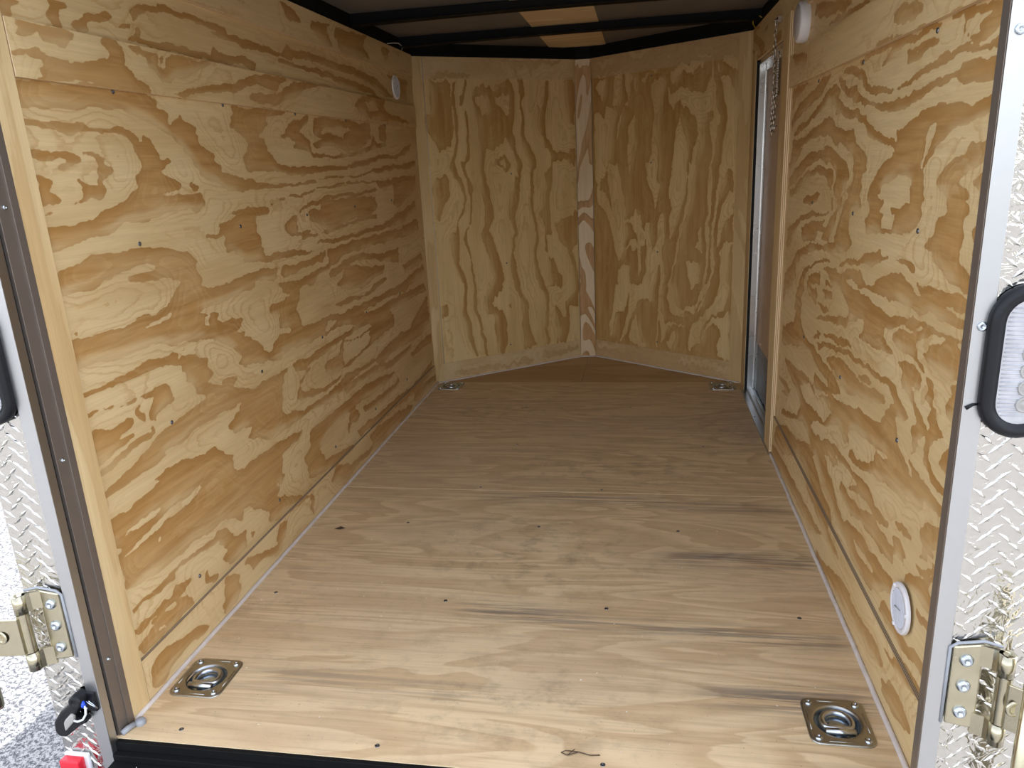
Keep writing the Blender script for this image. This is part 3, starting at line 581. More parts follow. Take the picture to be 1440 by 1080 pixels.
'NL':'''1 72 1406 173 1406 180 1317 173 1269 179 1209 158 1124 100 1095 65 1163 41 1200 38 1248 67 1271
1 187 1409 204 1409 190 1353 192 1293 205 1233 195 1147 184 1086 167 1049 190 986 213 908 199 909 175 974 144 1026 169 1087 181 1148 188 1233 180 1311
1 250 1409 263 1407 254 1371 237 1329 221 1299 246 1268 256 1207 251 1133 253 1065 223 1047 227 997 246 958 257 906 235 907 218 978 205 1042 240 1084 242 1208 240 1275 214 1299 217 1341 239 1365
1 280 1347 304 1383 340 1389 375 1371 396 1359 405 1383 442 1395 472 1407 493 1383 506 1346 502 1265 490 1177 501 1100 521 1041 535 1008 516 943 513 891 490 892 510 977 498 1042 464 1114 443 1147 433 1115 388 1098 344 1105 323 1018 331 901 301 903 294 1019 306 1144 301 1231 284 1298
0 294 1335 330 1347 358 1328 355 1279 338 1236 318 1268 295 1304
0 395 1334 447 1346 483 1327 473 1278 463 1241 442 1266 400 1303
1 376 1034 392 1053 414 1046 438 1057 467 1037 470 1017 438 993 412 1004 383 1018
0 410 1033 436 1035 443 1012 416 1010
1 521 1411 555 1411 559 1340 542 1302 549 1226 557 1150 593 1084 607 1044 617 1011 596 992 584 886 568 887 581 1006 539 1099 537 1201 534 1290 537 1352
1 680 1389 701 1411 690 1326 670 1224 674 1147 704 1093 711 1073 776 1064 843 1089 840 994 791 1024 734 1033 709 1014 696 880 663 882 660 983 701 1007 695 1067 664 1088 658 1147 622 1200 634 1295 656 1263
1 780 1412 848 1412 842 1195 806 1235 792 1313
1 70 979 120 989 139 963 121 914 58 918
1 412 1497 484 1474 510 1420 525 1414 520 1463 573 1469 601 1420 610 1451 673 1483 751 1484 775 1497 340 1496
1 53 1423 129 1453 183 1439 252 1439 299 1416 195 1421
1 71 962 127 966 136 896 104 853 77 778 53 831 55 944
1 192 975 210 936 216 871 201 808 167 739 169 673 162 574 193 490 192 380 169 369 183 464 151 522 128 617 114 711 151 721 177 777 204 847 201 911
1 235 973 254 933 247 844 235 773 209 716 224 621 239 512 246 387 229 362 248 303 267 244 252 246 221 356 235 444 222 581 193 697 227 767 241 857
1 307 969 341 922 359 836 358 770 329 726 362 649 394 537 406 473 346 389 322 364 328 335 373 308 400 225 337 234 333 292 288 319 285 396 317 420 336 474 327 571 303 668 285 689 307 741 314 839 298 931
1 488 960 515 958 504 826 477 754 497 692 476 666 461 599 478 486 505 369 536 337 529 206 497 211 495 342 460 432 441 525 456 661 474 694 446 763 452 870 486 920
1 573 955 595 914 583 821 610 710 607 655 596 572 616 471 653 373 654 189 629 192 640 353 590 445 578 546 593 684 568 836
1 650 884 693 949 679 815 690 676 657 664 661 566 645 581 651 714 613 778 639 817
1 708 716 801 744 844 776 839 606 804 580 828 520 844 446 839 298 762 316 815 361 810 493 779 583 731 644
1 661 566 693 534 741 457 738 385 697 411 671 400 666 480
1 693 317 733 237 757 174 697 183
1 52 384 80 367 69 320 51 330
1 423 344 434 335 437 313 425 315
1 53 383 81 366 77 318 52 329
1 177 470 195 448 184 359 203 294 211 201 231 97 220 96 188 197 178 269 160 328 175 381
1 237 463 249 420 238 359 255 273 280 177 290 95 274 94 258 201 240 289 222 348 240 401
1 313 455 367 448 398 438 356 394 323 377 337 340 382 312 406 245 406 158 386 95 346 94 342 167 331 241 342 296 289 325 280 368 318 412
1 453 438 485 435 514 367 537 335 533 249 545 166 576 102 500 95 501 195 494 305 497 355
1 615 420 638 388 657 328 644 211 656 93 639 92 626 199 640 337
1 698 308 726 237 760 218 763 314 841 297 840 282 779 282 784 177 756 97 695 95 715 171 700 241
1 608 59 702 52 790 61 825 71 825 48 753 29 666 27 614 20
1 85 35 224 48 303 42 448 33 498 54 564 29 496 17 285 15 114 16''',
'NR':'''0 23 1365 50 1401 89 1403 66 1304 40 1338
0 145 1409 191 1408 186 1356 168 1270 134 1273 135 1342
0 203 1409 252 1410 243 1319 227 1277 202 1255 184 1193 158 1105 153 1014 165 934 147 935 153 1072 159 1169 202 1267 227 1308 207 1360
0 12 1244 38 1255 73 1220 91 1276 126 1261 151 1233 133 1145 123 1054 68 936 14 937
0 260 1403 272 1402 276 1328 264 1324
0 268 1243 267 1137 250 1049 233 933 217 1050 226 1165
0 300 1369 339 1406 397 1412 378 1384 355 1405 320 1360
0 355 1357 409 1375 432 1373 432 1331 395 1227 388 1154 396 1043 397 929 333 931 356 1044 372 1168 379 1228 363 1290
0 469 1398 534 1419 640 1417 628 1374 613 1404 586 1367 535 1390 506 1370 477 1341 466 1363
0 447 1359 470 1292 522 1322 558 1301 630 1289 650 1298 677 1341 681 1423 691 1422 691 1334 705 1293 707 1225 732 1189 717 1133 712 1087 687 971 689 923 678 924 692 1059 672 1148 695 1181 687 1221 646 1196 634 1127 628 1062 594 974 581 926 573 926 593 1046 620 1128 604 1181 575 1213 552 1232 538 1228 519 1276 479 1220 463 1257
0 474 990 495 1123 517 1182 547 1108 564 1035 558 926 506 927
0 708 1420 724 1352 757 1338 792 1285 807 1250 818 967 798 945 771 969 752 922 731 923 740 1051 763 1176 748 1222 732 1313 710 1370
0 728 1412 780 1422 804 1403 805 1365 756 1382
0 17 1468 78 1485 137 1484 137 1460 69 1452
0 220 1498 362 1498 332 1472 244 1471
0 16 1417 203 1428 195 1413 15 1411
0 438 1465 468 1464 468 1450 439 1452
0 584 1435 653 1443 707 1442 654 1427
0 15 1007 60 1005 44 884 22 912
0 86 965 104 1004 157 1002 182 909 206 776 197 721 232 735 266 776 300 763 308 703 329 671 321 616 300 588 300 499 282 436 283 533 283 656 232 722 206 708 196 584 170 624 144 693 111 829
0 22 898 75 870 110 802 144 707 196 584 169 527 134 567 117 664 83 768 29 802
0 196 584 231 627 266 655 283 601 248 566 231 599
0 160 484 196 514 231 509 230 390 193 257 143 252
0 229 261 256 406 308 403 325 480 333 590 325 710 358 718 358 631 366 578 399 646 398 725 430 765 438 713 439 634 424 581 441 474 426 337 410 280 401 279 417 405 416 540 384 436 359 330 334 356 282 323 256 263
0 328 997 396 994 397 931 413 893 382 771 373 868 341 920
0 460 867 475 955 489 991 550 989 566 928 545 835 508 740 471 609 462 739 477 784
0 572 989 608 987 588 903 583 829 554 741 533 664 519 585 511 545 481 444 507 344 547 308 578 331 623 355 652 424 671 516 669 592 660 680 672 767 672 895 680 985 692 949 697 895 687 743 683 618 686 517 660 405 624 336 586 298 483 287 462 340 465 443 503 552 510 637 539 740 560 829 570 909
1 504 505 526 638 562 728 622 717 644 705 640 591 649 515 651 437 623 369 554 322 506 372 497 458
1 577 754 589 897 612 987 677 985 668 895 665 767 652 692 600 723
0 644 705 647 591 625 597 606 615 631 641 623 679
0 562 555 634 543 642 514 636 436 591 419 574 484
0 729 983 777 970 758 924 733 853 722 774 710 706 705 619 718 538 696 440 661 352 640 304 624 302 668 386 701 518 691 619 701 743 719 865
0 749 798 781 864 802 846 799 757 765 732 747 658 720 595 730 719
0 738 596 761 640 803 654 791 598 785 561 775 434 757 342 729 313 699 310 740 431 744 520
0 797 981 863 979 867 728 846 601 850 326 829 324 809 562
0 230 408 317 415 317 330 282 370 256 339 238 237 211 168 174 96 165 99 193 188 220 278
0 237 98 220 132 238 193 273 262 282 177 299 142 326 95 282 93
0 409 422 433 424 426 341 410 242 403 99 394 97 402 248 413 340
0 462 344 465 426 483 319 539 284 578 308 630 367 666 442 681 443 653 369 609 304 578 308 539 277 483 305
0 579 261 548 216 516 233 468 213 436 146 419 115 418 229 401 255 418 298 451 232 516 240 548 230
0 582 110 588 180 595 235 655 283 684 326 728 350 763 385 775 450 796 452 791 388 765 327 743 332 714 302 671 264 649 222 650 174 613 128
0 613 108 658 175 687 233 716 256 738 252 762 202 741 160 743 106 809 102 800 331 766 295 722 297 679 252 665 203 636 145
1 660 107 689 152 694 220 723 257 746 240 758 202 726 158 720 103
0 452 127 501 203 509 156 486 103
0 100 102 139 255 177 404 141 401 121 290 91 176
0 14 82 192 84 183 53 13 52
0 519 66 676 82 810 63 811 29 661 46 535 47''',
}
W = 1.45
FLD = {}
for key, (ua, ub, base) in {'L': (0, 2.5, 0), 'R': (0, 2.5, 0), 'NL': (-0.05, 0.9, 0), 'NR': (-0.05, 0.9, 1)}.items():
    F = raster(G[key], ua, ub, -0.01, 1.52, 0.003, base)
    A = F[3]; rs = np.random.RandomState(len(key)+ord(key[-1])); gx = 0 if key in 'LR' else 1
    def rnd(along, across):                              # anisotropic noise field, unit spread
        a = rs.randn(*A.shape); sa, sc_ = (along, across) if gx == 0 else (across, along)
        n = int(3*sa)+1; k = np.exp(-0.5*(np.arange(-n, n+1)/sa)**2); a = np.apply_along_axis(lambda r: np.convolve(r, k, 'same'), 0, a)
        n = int(3*sc_)+1; k = np.exp(-0.5*(np.arange(-n, n+1)/sc_)**2); a = np.apply_along_axis(lambda r: np.convolve(r, k, 'same'), 1, a)
        return a/a.std()
    dd = np.rint(rnd(6, 1.3)*1.7+rnd(9, 3.0)*1.5).astype(int); d2_ = np.rint(rnd(5, 4)*0.7).astype(int)
    I, J = np.meshgrid(np.arange(A.shape[0]), np.arange(A.shape[1]), indexing='ij')
    da, db = (dd, d2_) if gx == 0 else (d2_, dd)
    A = A[np.clip(I+da, 0, A.shape[0]-1), np.clip(J+db, 0, A.shape[1]-1)]
    ha = blur(A, 4.2); tl = np.roll(ha, -4, 1-gx)-np.roll(ha, 4, 1-gx)
    FLD[key] = [(n_, (F[0], F[1], F[2], f_)) for n_, f_ in (('grain', blur(A, 0.8)), ('halo', ha), ('rings', blur(A, 10)), ('tilt', tl))]
# floor streaks (x, y in mm), blurred
STAIN = '''1 480 1130 700 1155 900 1150 1200 1120 1440 1105 1440 1060 1200 1080 900 1105 700 1125 480 1115
1 1060 800 1200 815 1440 810 1440 740 1250 745 1060 765
1 540 510 700 520 900 480 1200 470 1440 450 1440 410 1250 420 1000 440 800 450 600 470
1 1120 265 1300 275 1440 265 1440 200 1300 205 1120 225
0.55 100 200 300 235 600 220 800 200 800 185 500 190 300 180 100 180'''
DIRT = '''1 350 700 600 950 900 900 1000 650 700 600
1 450 420 560 440 620 380 560 330 450 350
1 20 320 160 330 120 650 20 620
1 600 250 900 300 1000 120 700 60 500 120
1 400 1350 1000 1500 1300 1300 900 1250
1 1150 1900 1400 1950 1400 1600 1200 1650
1 120 1950 500 2200 800 2050 400 1900'''
Fs = raster(STAIN, 0, 1.5, -0.02, 2.5, 0.01); Fd = raster(DIRT, 0, 1.5, -0.02, 2.5, 0.01)
FLD['floor'] = [('stain', (Fs[0], Fs[1], Fs[2], blur(Fs[3], 2.2))), ('dirt', (Fd[0], Fd[1], Fd[2], 0.25+0.75*blur(Fd[3], 9)))]

def board(name, P0, U, V, lu, lv, N, th, mat, fld=None, f0=(0, 0), res=0.006, parent=None, holes=(), edge=None):
    P0, U, V, N = map(lambda a: np.array(a, float), (P0, U, V, N))
    nu = max(int(lu/res), 1) if fld else 1; nv = max(int(lv/res), 1) if fld else 1
    us = np.linspace(0, lu, nu+1); vv = np.linspace(0, lv, nv+1)
    A, B = np.meshgrid(us, vv, indexing='ij')
    pts = (P0 + A[..., None]*U + B[..., None]*V).reshape(-1, 3)
    flip = np.dot(np.cross(U, V), N) < 0
    idx = np.arange((nu+1)*(nv+1)).reshape(nu+1, nv+1)
    q = np.stack([idx[:-1,:-1], idx[1:,:-1], idx[1:,1:], idx[:-1,1:]], -1).reshape(-1, 4)
    if holes:
        cen = pts[q].mean(1); keep = np.ones(len(q), bool)
        for (hx0, hx1, hy0, hy1) in holes:
            keep &= ~((cen[:,0] > hx0) & (cen[:,0] < hx1) & (cen[:,1] > hy0) & (cen[:,1] < hy1))
        q = q[keep]
    if flip: q = q[:, ::-1]
    faces = q.tolist(); nf = len(faces); n0 = len(pts)
    cs = [P0, P0+lu*U, P0+lu*U+lv*V, P0+lv*V]
    back = [c - th*N for c in cs]
    allp = np.vstack([pts, np.array(cs), np.array(back)])
    side = []
    for i in range(4):
        j = (i+1) % 4; f = (n0+i, n0+4+i, n0+4+j, n0+j)
        side.append(f if not flip else f[::-1])
    bk = (n0+7, n0+6, n0+5, n0+4); side.append(bk if not flip else bk[::-1])
    lo = allp.min(0); hi = allp.max(0); o = np.array([(lo[0]+hi[0])/2, (lo[1]+hi[1])/2, lo[2]])
    me = bpy.data.meshes.new(name); me.from_pydata((allp-o).tolist(), [], faces+side)
    me.materials.append(mat); me.materials.append(edge or m_edge)
    me.polygons.foreach_set('material_index', [0]*nf+[1]*5)
    uv = me.uv_layers.new(name='UVMap'); arr = np.zeros((len(me.loops), 2))
    for k in range(4):
        p = me.polygons[nf+k]
        for li in p.loop_indices:
            vi = me.loops[li].vertex_index
            arr[li] = (0, 1.0 if vi >= n0+4 else 0.0)
    uv.data.foreach_set('uv', arr.ravel())
    if fld:
        u = np.concatenate([A.ravel()+f0[0], np.zeros(8)]); v = np.concatenate([B.ravel()+f0[1], np.zeros(8)])
        for an, F in FLD[fld]:
            at = me.attributes.new(an, 'FLOAT', 'POINT'); at.data.foreach_set('value', sample(F, u, v))
    ob = bpy.data.objects.new(name, me); col.objects.link(ob); WLOC[ob.name] = Vector(o)
    if parent is not None: ob.parent = parent; ob.location = Vector(o) - WLOC[parent.name]
    else: ob.location = o; struct(ob)
    return ob
X_, Y_, Z_ = (1,0,0), (0,1,0), (0,0,1); nX = (-1,0,0)
TN = [0]
def trim():
    TN[0] += 1; return 'trim_%d' % TN[0]

# ---------------------------------------------------------------- left wall
wl_ = board('wall_left', (-.008, .045, 0), Y_, Z_, 2.395, 1.505, X_, .10, m_left, 'L', (.045, 0), .004)
for (y0, y1, z0, z1, mt, fl) in ((.10, 2.40, 1.2015, 1.2915, m_trim_y2, 'L'), (.10, 2.40, 0, .097, m_trim_y2, 'L'), (.10, 2.40, 1.4105, 1.505, m_trim_y2, 'L')):
    tt = .003 if z0 > 1.1 else 0
    board(trim(), (tt, y0, z0), Y_, Z_, y1-y0, z1-z0, X_, .008+tt, mt, fl, (y0, z0), edge=m_edge_dark if z0 == 0 else None)
board(trim(), (.002, .045, 0), Y_, Z_, .052, 1.505, X_, .010, m_trim_z)
# ---------------------------------------------------------------- right wall (opening for the side door)
DY0, DY1, DZ = 1.655, 2.305, 1.375
wr_ = board('wall_right', (W+.008, .045, 0), Y_, Z_, DY0-.045, 1.505, nX, .10, m_right, 'R', (.045, 0), .004)
board(trim(), (W+.008, DY0, DZ+.01), Y_, Z_, DY1-DY0, 1.505-DZ-.01, nX, .10, m_trim_y)
board(trim(), (W+.002, DY1, 0), Y_, Z_, 2.45-DY1, 1.505, nX, .10, m_trim_z)
board(trim(), (W-.003, .045, 1.2105), Y_, Z_, 1.50, .0915, nX, .011, m_trim_y2, 'R', (.045, 1.2105))
board(trim(), (W, .045, 0), Y_, Z_, 1.50, .139, nX, .008, m_trim_y2, 'R', (.045, 0), edge=m_edge_dark)
board(trim(), (W, .045, 1.4105), Y_, Z_, 2.385, .0945, nX, .008, m_trim_y)
board(trim(), (W-.008, 1.545, 0), Y_, Z_, .11, 1.43, nX, .016, m_trim_z)           # casing beside the door
board(trim(), (W, DY0, DZ), Y_, Z_, DY1-DY0, .036, nX, .055, m_trim_y)             # head of the door opening
board(trim(), (W, DY1+.005, 0), Y_, Z_, .035, 1.41, nX, .012, m_trim_z)
# ---------------------------------------------------------------- front (nose) walls
A1 = np.array([0, 2.43, 0.]); B1 = np.array([.674, 2.945, 0.]); B2 = np.array([.752, 2.952, 0.]); A2 = np.array([1.45, 2.43, 0.])
d1 = (B1-A1); l1 = np.linalg.norm(d1); d1 /= l1; n1 = np.array([d1[1], -d1[0], 0])
d2 = (A2-B2); l2 = np.linalg.norm(d2); d2 /= l2; n2 = np.array([d2[1], -d2[0], 0]); n2 = n2 if n2[1] < 0 else -n2
wf = board('wall_front_left', A1-.004*n1-.03*d1, d1, Z_, l1+.03, 1.505, n1, .06, m_nose, 'NL', (-.03, 0), .004)
wf2 = board('wall_front_right', B2-.004*n2, d2, Z_, l2+.03, 1.505, n2, .06, m_nose, 'NR', (0, 0), .004)
m_nt = ply('plywood_front_trim', 0, light=(0.73, 0.55, 0.31), dark=(0.58, 0.38, 0.19), rim=(0.52, 0.32, 0.14), seed=11.0, contrast=0.7)
board(trim(), A1+.033*d1+1.4105*np.array(Z_), d1, Z_, l1-.033, .0945, n1, .006, m_nt, 'NL', (.033, 1.4105))
board(trim(), A1+.033*d1, d1, Z_, l1-.033, .091, n1, .006, m_nt, 'NL', (.033, 0))
board(trim(), B2+1.4105*np.array(Z_), d2, Z_, .812, .0945, n2, .006, m_nt, 'NR', (0, 1.4105))
board(trim(), B2, d2, Z_, .812, .091, n2, .006, m_nt, 'NR', (0, 0))
board(trim(), A1-.02*d1+.002*n1, d1, Z_, .053, 1.505, n1, .006, m_trim_z)
board(trim(), B2+.812*d2+.002*n2, d2, Z_, .062, 1.505, n2, .006, m_trim_z)
dc = B2-B1; lc = np.linalg.norm(dc); dc /= lc; nc = np.array([dc[1], -dc[0], 0])
board(trim(), B1+.006*nc, dc, Z_, lc, 1.501, nc, .012, m_trim_c)
# ---------------------------------------------------------------- floor
RINGS = [(.078, .184), (1.357, .185), (.083, 2.372), (1.363, 2.372)]
HO = [(x-.043, x+.043, y-.043, y+.043) for x, y in RINGS]
board('floor', (-.02, 0, 0), X_, Y_, W+.04, 1.1755, Z_, .02, m_floor, 'floor', (-.02, 0), .010, holes=HO)
board('floor', (-.02, 1.178, 0), X_, Y_, W+.04, 1.2605, Z_, .02, m_floor, 'floor', (-.02, 1.178), .010, holes=HO)
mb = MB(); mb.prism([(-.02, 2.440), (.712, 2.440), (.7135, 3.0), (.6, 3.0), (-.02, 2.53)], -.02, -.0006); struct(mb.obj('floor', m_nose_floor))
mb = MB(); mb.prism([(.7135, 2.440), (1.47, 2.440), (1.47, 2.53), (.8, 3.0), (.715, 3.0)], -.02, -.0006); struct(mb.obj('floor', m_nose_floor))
# caulk beads
def bead(path, r=.005):
    mb = MB(); mb.tube(path, r, 6); struct(mb.obj(trim(), m_caulk))
def wob(p, q, n, a=.0008):
    P, Q = np.array(p, float), np.array(q, float)
    return [tuple(P+(Q-P)*i/n+np.array([random.uniform(-a, a), random.uniform(-a, a), 0])) for i in range(n+1)]
bead(wob((.004, .05, .001), (.004, 2.43, .001), 60), .0055)
bead(wob((W-.004, .05, .001), (W-.004, 1.545, .001), 40), .0055)
bead(wob(A1+.006*n1, B1+.006*n1, 25))
bead(wob(B1+.008*nc, B2+.008*nc, 4))
bead(wob(B2+.006*n2, A2+.006*n2, 25))
bead([(.0335, 2.455, .09), (.034, 2.456, 1.5)], .0015)
# ---------------------------------------------------------------- ceiling
mb = MB(); mb.box(-.11, 1.56, -.02, 3.05, 1.556, 1.60); struct(mb.obj('ceiling', m_roof))
m = board(trim(), (.56, .6, 1.5535), X_, Y_, .27, 2.3, (0,0,-1), .002, m_ceil_ply)
def beam(y, label):
    mb = MB(); n = 24; P = []
    for i in range(n+1):
        x = -.02+1.49*i/n; P.append((x, 1.5165+.006*math.sin(math.pi*i/n)))
    mb.prism([(a, b) for a, b in P]+[(a, 1.555) for a, b in P[::-1]], y, y+.028, 1)
    mb.prism([(a, b) for a, b in P]+[(a, b+.003) for a, b in P[::-1]], y-.012, y+.04, 1)
    return tag(mb.obj('roof_beam', m_black, bevel=.001), label, 'beam')
beam(2.25, 'black steel roof bow across the ceiling, the farther one just before the pointed front')
beam(1.70, 'black steel roof bow across the ceiling, the nearer one at the top edge')
mb = MB(); mb.box(-.05, -.006, .0, 2.42, 1.505, 1.556); mb.box(-.03, -.004, .0, 2.42, 1.497, 1.506)
struct(mb.obj(trim(), m_black))
mb = MB(); mb.box(W+.006, W+.06, .0, 2.45, 1.505, 1.556); struct(mb.obj(trim(), m_black))
def nrail(P, Q, n):
    mb = MB(); P = P-.02*(Q-P)/np.linalg.norm(Q-P)
    c = [P+.009*n, Q+.009*n, Q-.05*n, P-.05*n]
    mb.prism([(a[0], a[1]) for a in c], 1.503, 1.556)
    c = [P+.012*n, Q+.012*n, Q-.01*n, P-.01*n]
    mb.prism([(a[0], a[1]) for a in c], 1.515, 1.522)
    struct(mb.obj(trim(), m_black))
nrail(A1, B1+.01*d1, n1); nrail(B1, B2, nc); nrail(B2-.01*d2, A2, n2)
# ---------------------------------------------------------------- rear frame and sill
mb = MB(); mb.box(-.11, 1.56, -.018, .05, 1.47, 1.62); struct(mb.obj('wall_back', m_alu_face))
mb = MB(); mb.box(-.03, .0005, .005, .046, -.03, 1.5); mb.box(-.03, .0035, .030, .046, -.03, 1.5); struct(mb.obj(trim(), m_jamb, bevel=.0006))
mb = MB(); mb.box(-.03, -.006, -.004, .006, -.30, 1.5); struct(mb.obj(trim(), m_gapblack))
mb = MB(); mb.box(-.026, .0, -.022, -.0025, -.33, 1.5); struct(mb.obj(trim(), m_alu_face, bevel=.0012))
mb = MB(); mb.box(1.4200, 1.4455, -.022, -.0185, -.33, 1.5); rtrim = struct(mb.obj(trim(), m_alu_face, bevel=.0008))
mb = MB(); mb.box(1.4195, 1.444, -.0185, .0030, -.33, 1.5); mb.box(1.444, 1.50, -.013, .046, -.33, 1.5); struct(mb.obj(trim(), m_jamb, bevel=.0006))
mb = MB()
mb.box(0, 1.45, -.010, -.0003, -.06, -.0015); mb.box(-.0, 1.4195, -.024, -.010, -.08, -.020)
mb.box(-.0, 1.4195, -.14, -.024, -.12, -.033); struct(mb.obj(trim(), m_black, bevel=.001))
mb = MB(); mb.lathe([(.010, -.004), (.011, .002), (.009, .007), (.0055, .009), (0, .0095)], (.020, .040, .003), (0, 0, 1), 12)
mb.tube([(.004, .006, .004), (.008, .018, .006), (.013, .032, .005)], .006, 8); struct(mb.obj(trim(), m_sealant))
# trailer underside keeps daylight out from below the floor
mb = MB(); mb.box(-.10, 1.55, .0, 3.0, -.12, -.022); struct(mb.obj(trim(), m_black))

# outer skins of the trailer box
mb = MB(); mb.box(-.118, -.11, .0, 2.5, -.12, 1.60); struct(mb.obj('wall_outer_left', m_alu_face))
mb = MB(); mb.box(1.56, 1.568, .0, 2.5, -.12, 1.60); struct(mb.obj('wall_outer_right', m_alu_face))
mb = MB(); mb.prism([(-.118, 2.49), (-.06, 2.49), (.62, 3.02), (.80, 3.02), (1.50, 2.49), (1.568, 2.49), (.83, 3.06), (.60, 3.06)], -.12, 1.60); struct(mb.obj('wall_outer_front', m_alu_face))
# ---------------------------------------------------------------- corner posts in tread plate
def tread(x0, x1, z0, z1, y):
    mb = MB(); mb.box(x0, x1, y, y+.004, z0, z1)
    p = .0265; r = 0; z = z0+.01
    while z < z1-.01:
        k = 0; x = x0+.012+(p/2 if r % 2 else 0)
        while x < x1-.008:
            a = math.radians(38 if (r+k) % 2 else 142); L = .0125; w = .0034
            c, s = math.cos(a), math.sin(a)
            v = [(x+c*L, y, z+s*L), (x-s*w, y, z+c*w), (x-c*L, y, z-s*L), (x+s*w, y, z-c*w),
                 (x+c*L*.55, y-.0018, z+s*L*.55), (x-c*L*.55, y-.0018, z-s*L*.55)]
            if v[0][0] < x1 and v[0][0] > x0 and v[2][0] > x0 and v[2][0] < x1:
                mb.add(v, [(0,1,5,4), (1,2,5), (2,3,5), (3,0,4,5)][:4], 0, False)
            x += p; k += 1
        z += p*.5; r += 1
    return mb
postL = thing('corner_post', 'left rear corner post of bright diamond tread plate beside the sunlit asphalt', 'post', (-.068, -.012, -.35))
tread(-.108, -.025, -.35, 1.6, -.018).obj('tread_plate', m_tread, postL)
mb = MB(); mb.box(-.108, -.03, -.014, .04, -.35, 1.6); mb.obj('post_core', m_alu, postL)
postR = thing('corner_post', 'right rear corner post of bright diamond tread plate at the right picture edge', 'post', (1.51, -.012, -.35))
tread(1.445, 1.58, -.35, 1.6, -.018).obj('tread_plate', m_tread, postR)
mb = MB(); mb.box(1.53, 1.58, -.014, .04, -.35, 1.6); mb.obj('post_core', m_alu, postR)
for P_, xs, zs in ((rtrim, 1.432, (.797, 1.15)),):
    for z in zs: screw_mb((xs, -.022, z), (0,-1,0), .0065, .003).obj('screw', m_screw, P_)
for z in (.164, .569, 1.0): screw_mb((.0008, .018, z), (1,0,0), .004, .003).obj('jamb_screw', m_screw, postL)

# ---------------------------------------------------------------- recessed tie-down rings
m_ring = simple('ring_zinc', (0.60, 0.62, 0.63), 0.3, 1.0, var=0.2, nscale=80)
def ring_thing(x, y, label):
    t = thing('tie_down_ring', label, 'tie-down', (x, y, 0), 'recessed tie-down rings at the floor corners')
    a, b, R = .0575, .061, .018
    S = 72; K = [0, .25, .5, .62, .70, .76, .82, .86, .90, .93, .96, .985, 1.0, 1.0]
    def rim(t_):                                        # rounded rectangle boundary
        c, s = math.cos(t_), math.sin(t_); lo, hi = 0, .12
        for _ in range(24):
            m_ = (lo+hi)/2; px, py = abs(c*m_), abs(s*m_)
            qx, qy = max(px-(a-R), 0), max(py-(b-R), 0)
            ins = math.hypot(qx, qy) <= R and px <= a and py <= b
            lo, hi = (m_, hi) if ins else (lo, m_)
        return lo
    rho = [0, .011, .020, .0235, .025, .031, .0350, .0385, .0410, .0428, .0440]
    dep = [-.006, -.006, -.0065, -.0085, -.0115, -.0125, -.011, -.006, -.0005, .0022, .0026]
    vs_ = []; 
    for i in range(S):
        t_ = 2*math.pi*i/S; rb = rim(t_)
        prof = list(zip(rho, dep))+[(.0440+(rb-.0440)*k, .0027) for k in (.2, .4, .6, .8, .95)]+[(rb, .0018), (rb, -.0005)]
        for r, z in prof:
            x_, y_ = r*math.cos(t_), r*math.sin(t_)
            vs_.append((x+x_, y+y_, z+.0005))
    n = len(prof); fs = [(i*n+j, i*n+j+1, ((i+1)%S)*n+j+1, ((i+1)%S)*n+j) for i in range(S) for j in range(n-1)]
    mb = MB(); mb.add(vs_, fs, 0, True)
    for i, f in enumerate(fs):
        if i % (n-1) < 8: mb.mi[i] = 1
    for sx in (-1, 1):                                  # pressed beads along the edges
        mb.tube([(x+sx*.0505, y-.026, .0028), (x+sx*.0505, y+.026, .0028)], .0013, 6)
    for sy in (-1, 1):
        mb.tube([(x-.026, y+sy*.0535, .0028), (x+.026, y+sy*.0535, .0028)], .0013, 6)
    mb.obj('plate', [m_zinc, m_blue], t)
    P = []; r0 = .0265
    for i in range(25):
        a_ = math.radians(-38+256*i/24); P.append((x+r0*math.cos(a_), y+.002+r0*math.sin(a_), -.001))
    mb = MB(); mb.tube(P, .0058, 10, closed=True); mb.obj('ring', m_ring, t)
    mb = MB(); mb.tube([(x-.026, y-.0265, .002), (x+.026, y-.0265, .002)], .0066, 12); mb.obj('hinge_bar', m_ring, t)
    for sx in (-1, 1):
        for sy in (-1, 1):
            screw_mb((x+sx*.0425, y+sy*.0465, .003), (0,0,1), .0072, .0042).obj('screw', m_screw, t)
    return t
ring_thing(*RINGS[0], 'recessed zinc tie-down ring plate in the near left floor corner')
ring_thing(*RINGS[1], 'recessed zinc tie-down ring plate in the near right floor corner')
ring_thing(*RINGS[2], 'small recessed tie-down ring plate in the far left floor corner')
ring_thing(*RINGS[3], 'small recessed tie-down ring plate in the far right floor corner before the side door')

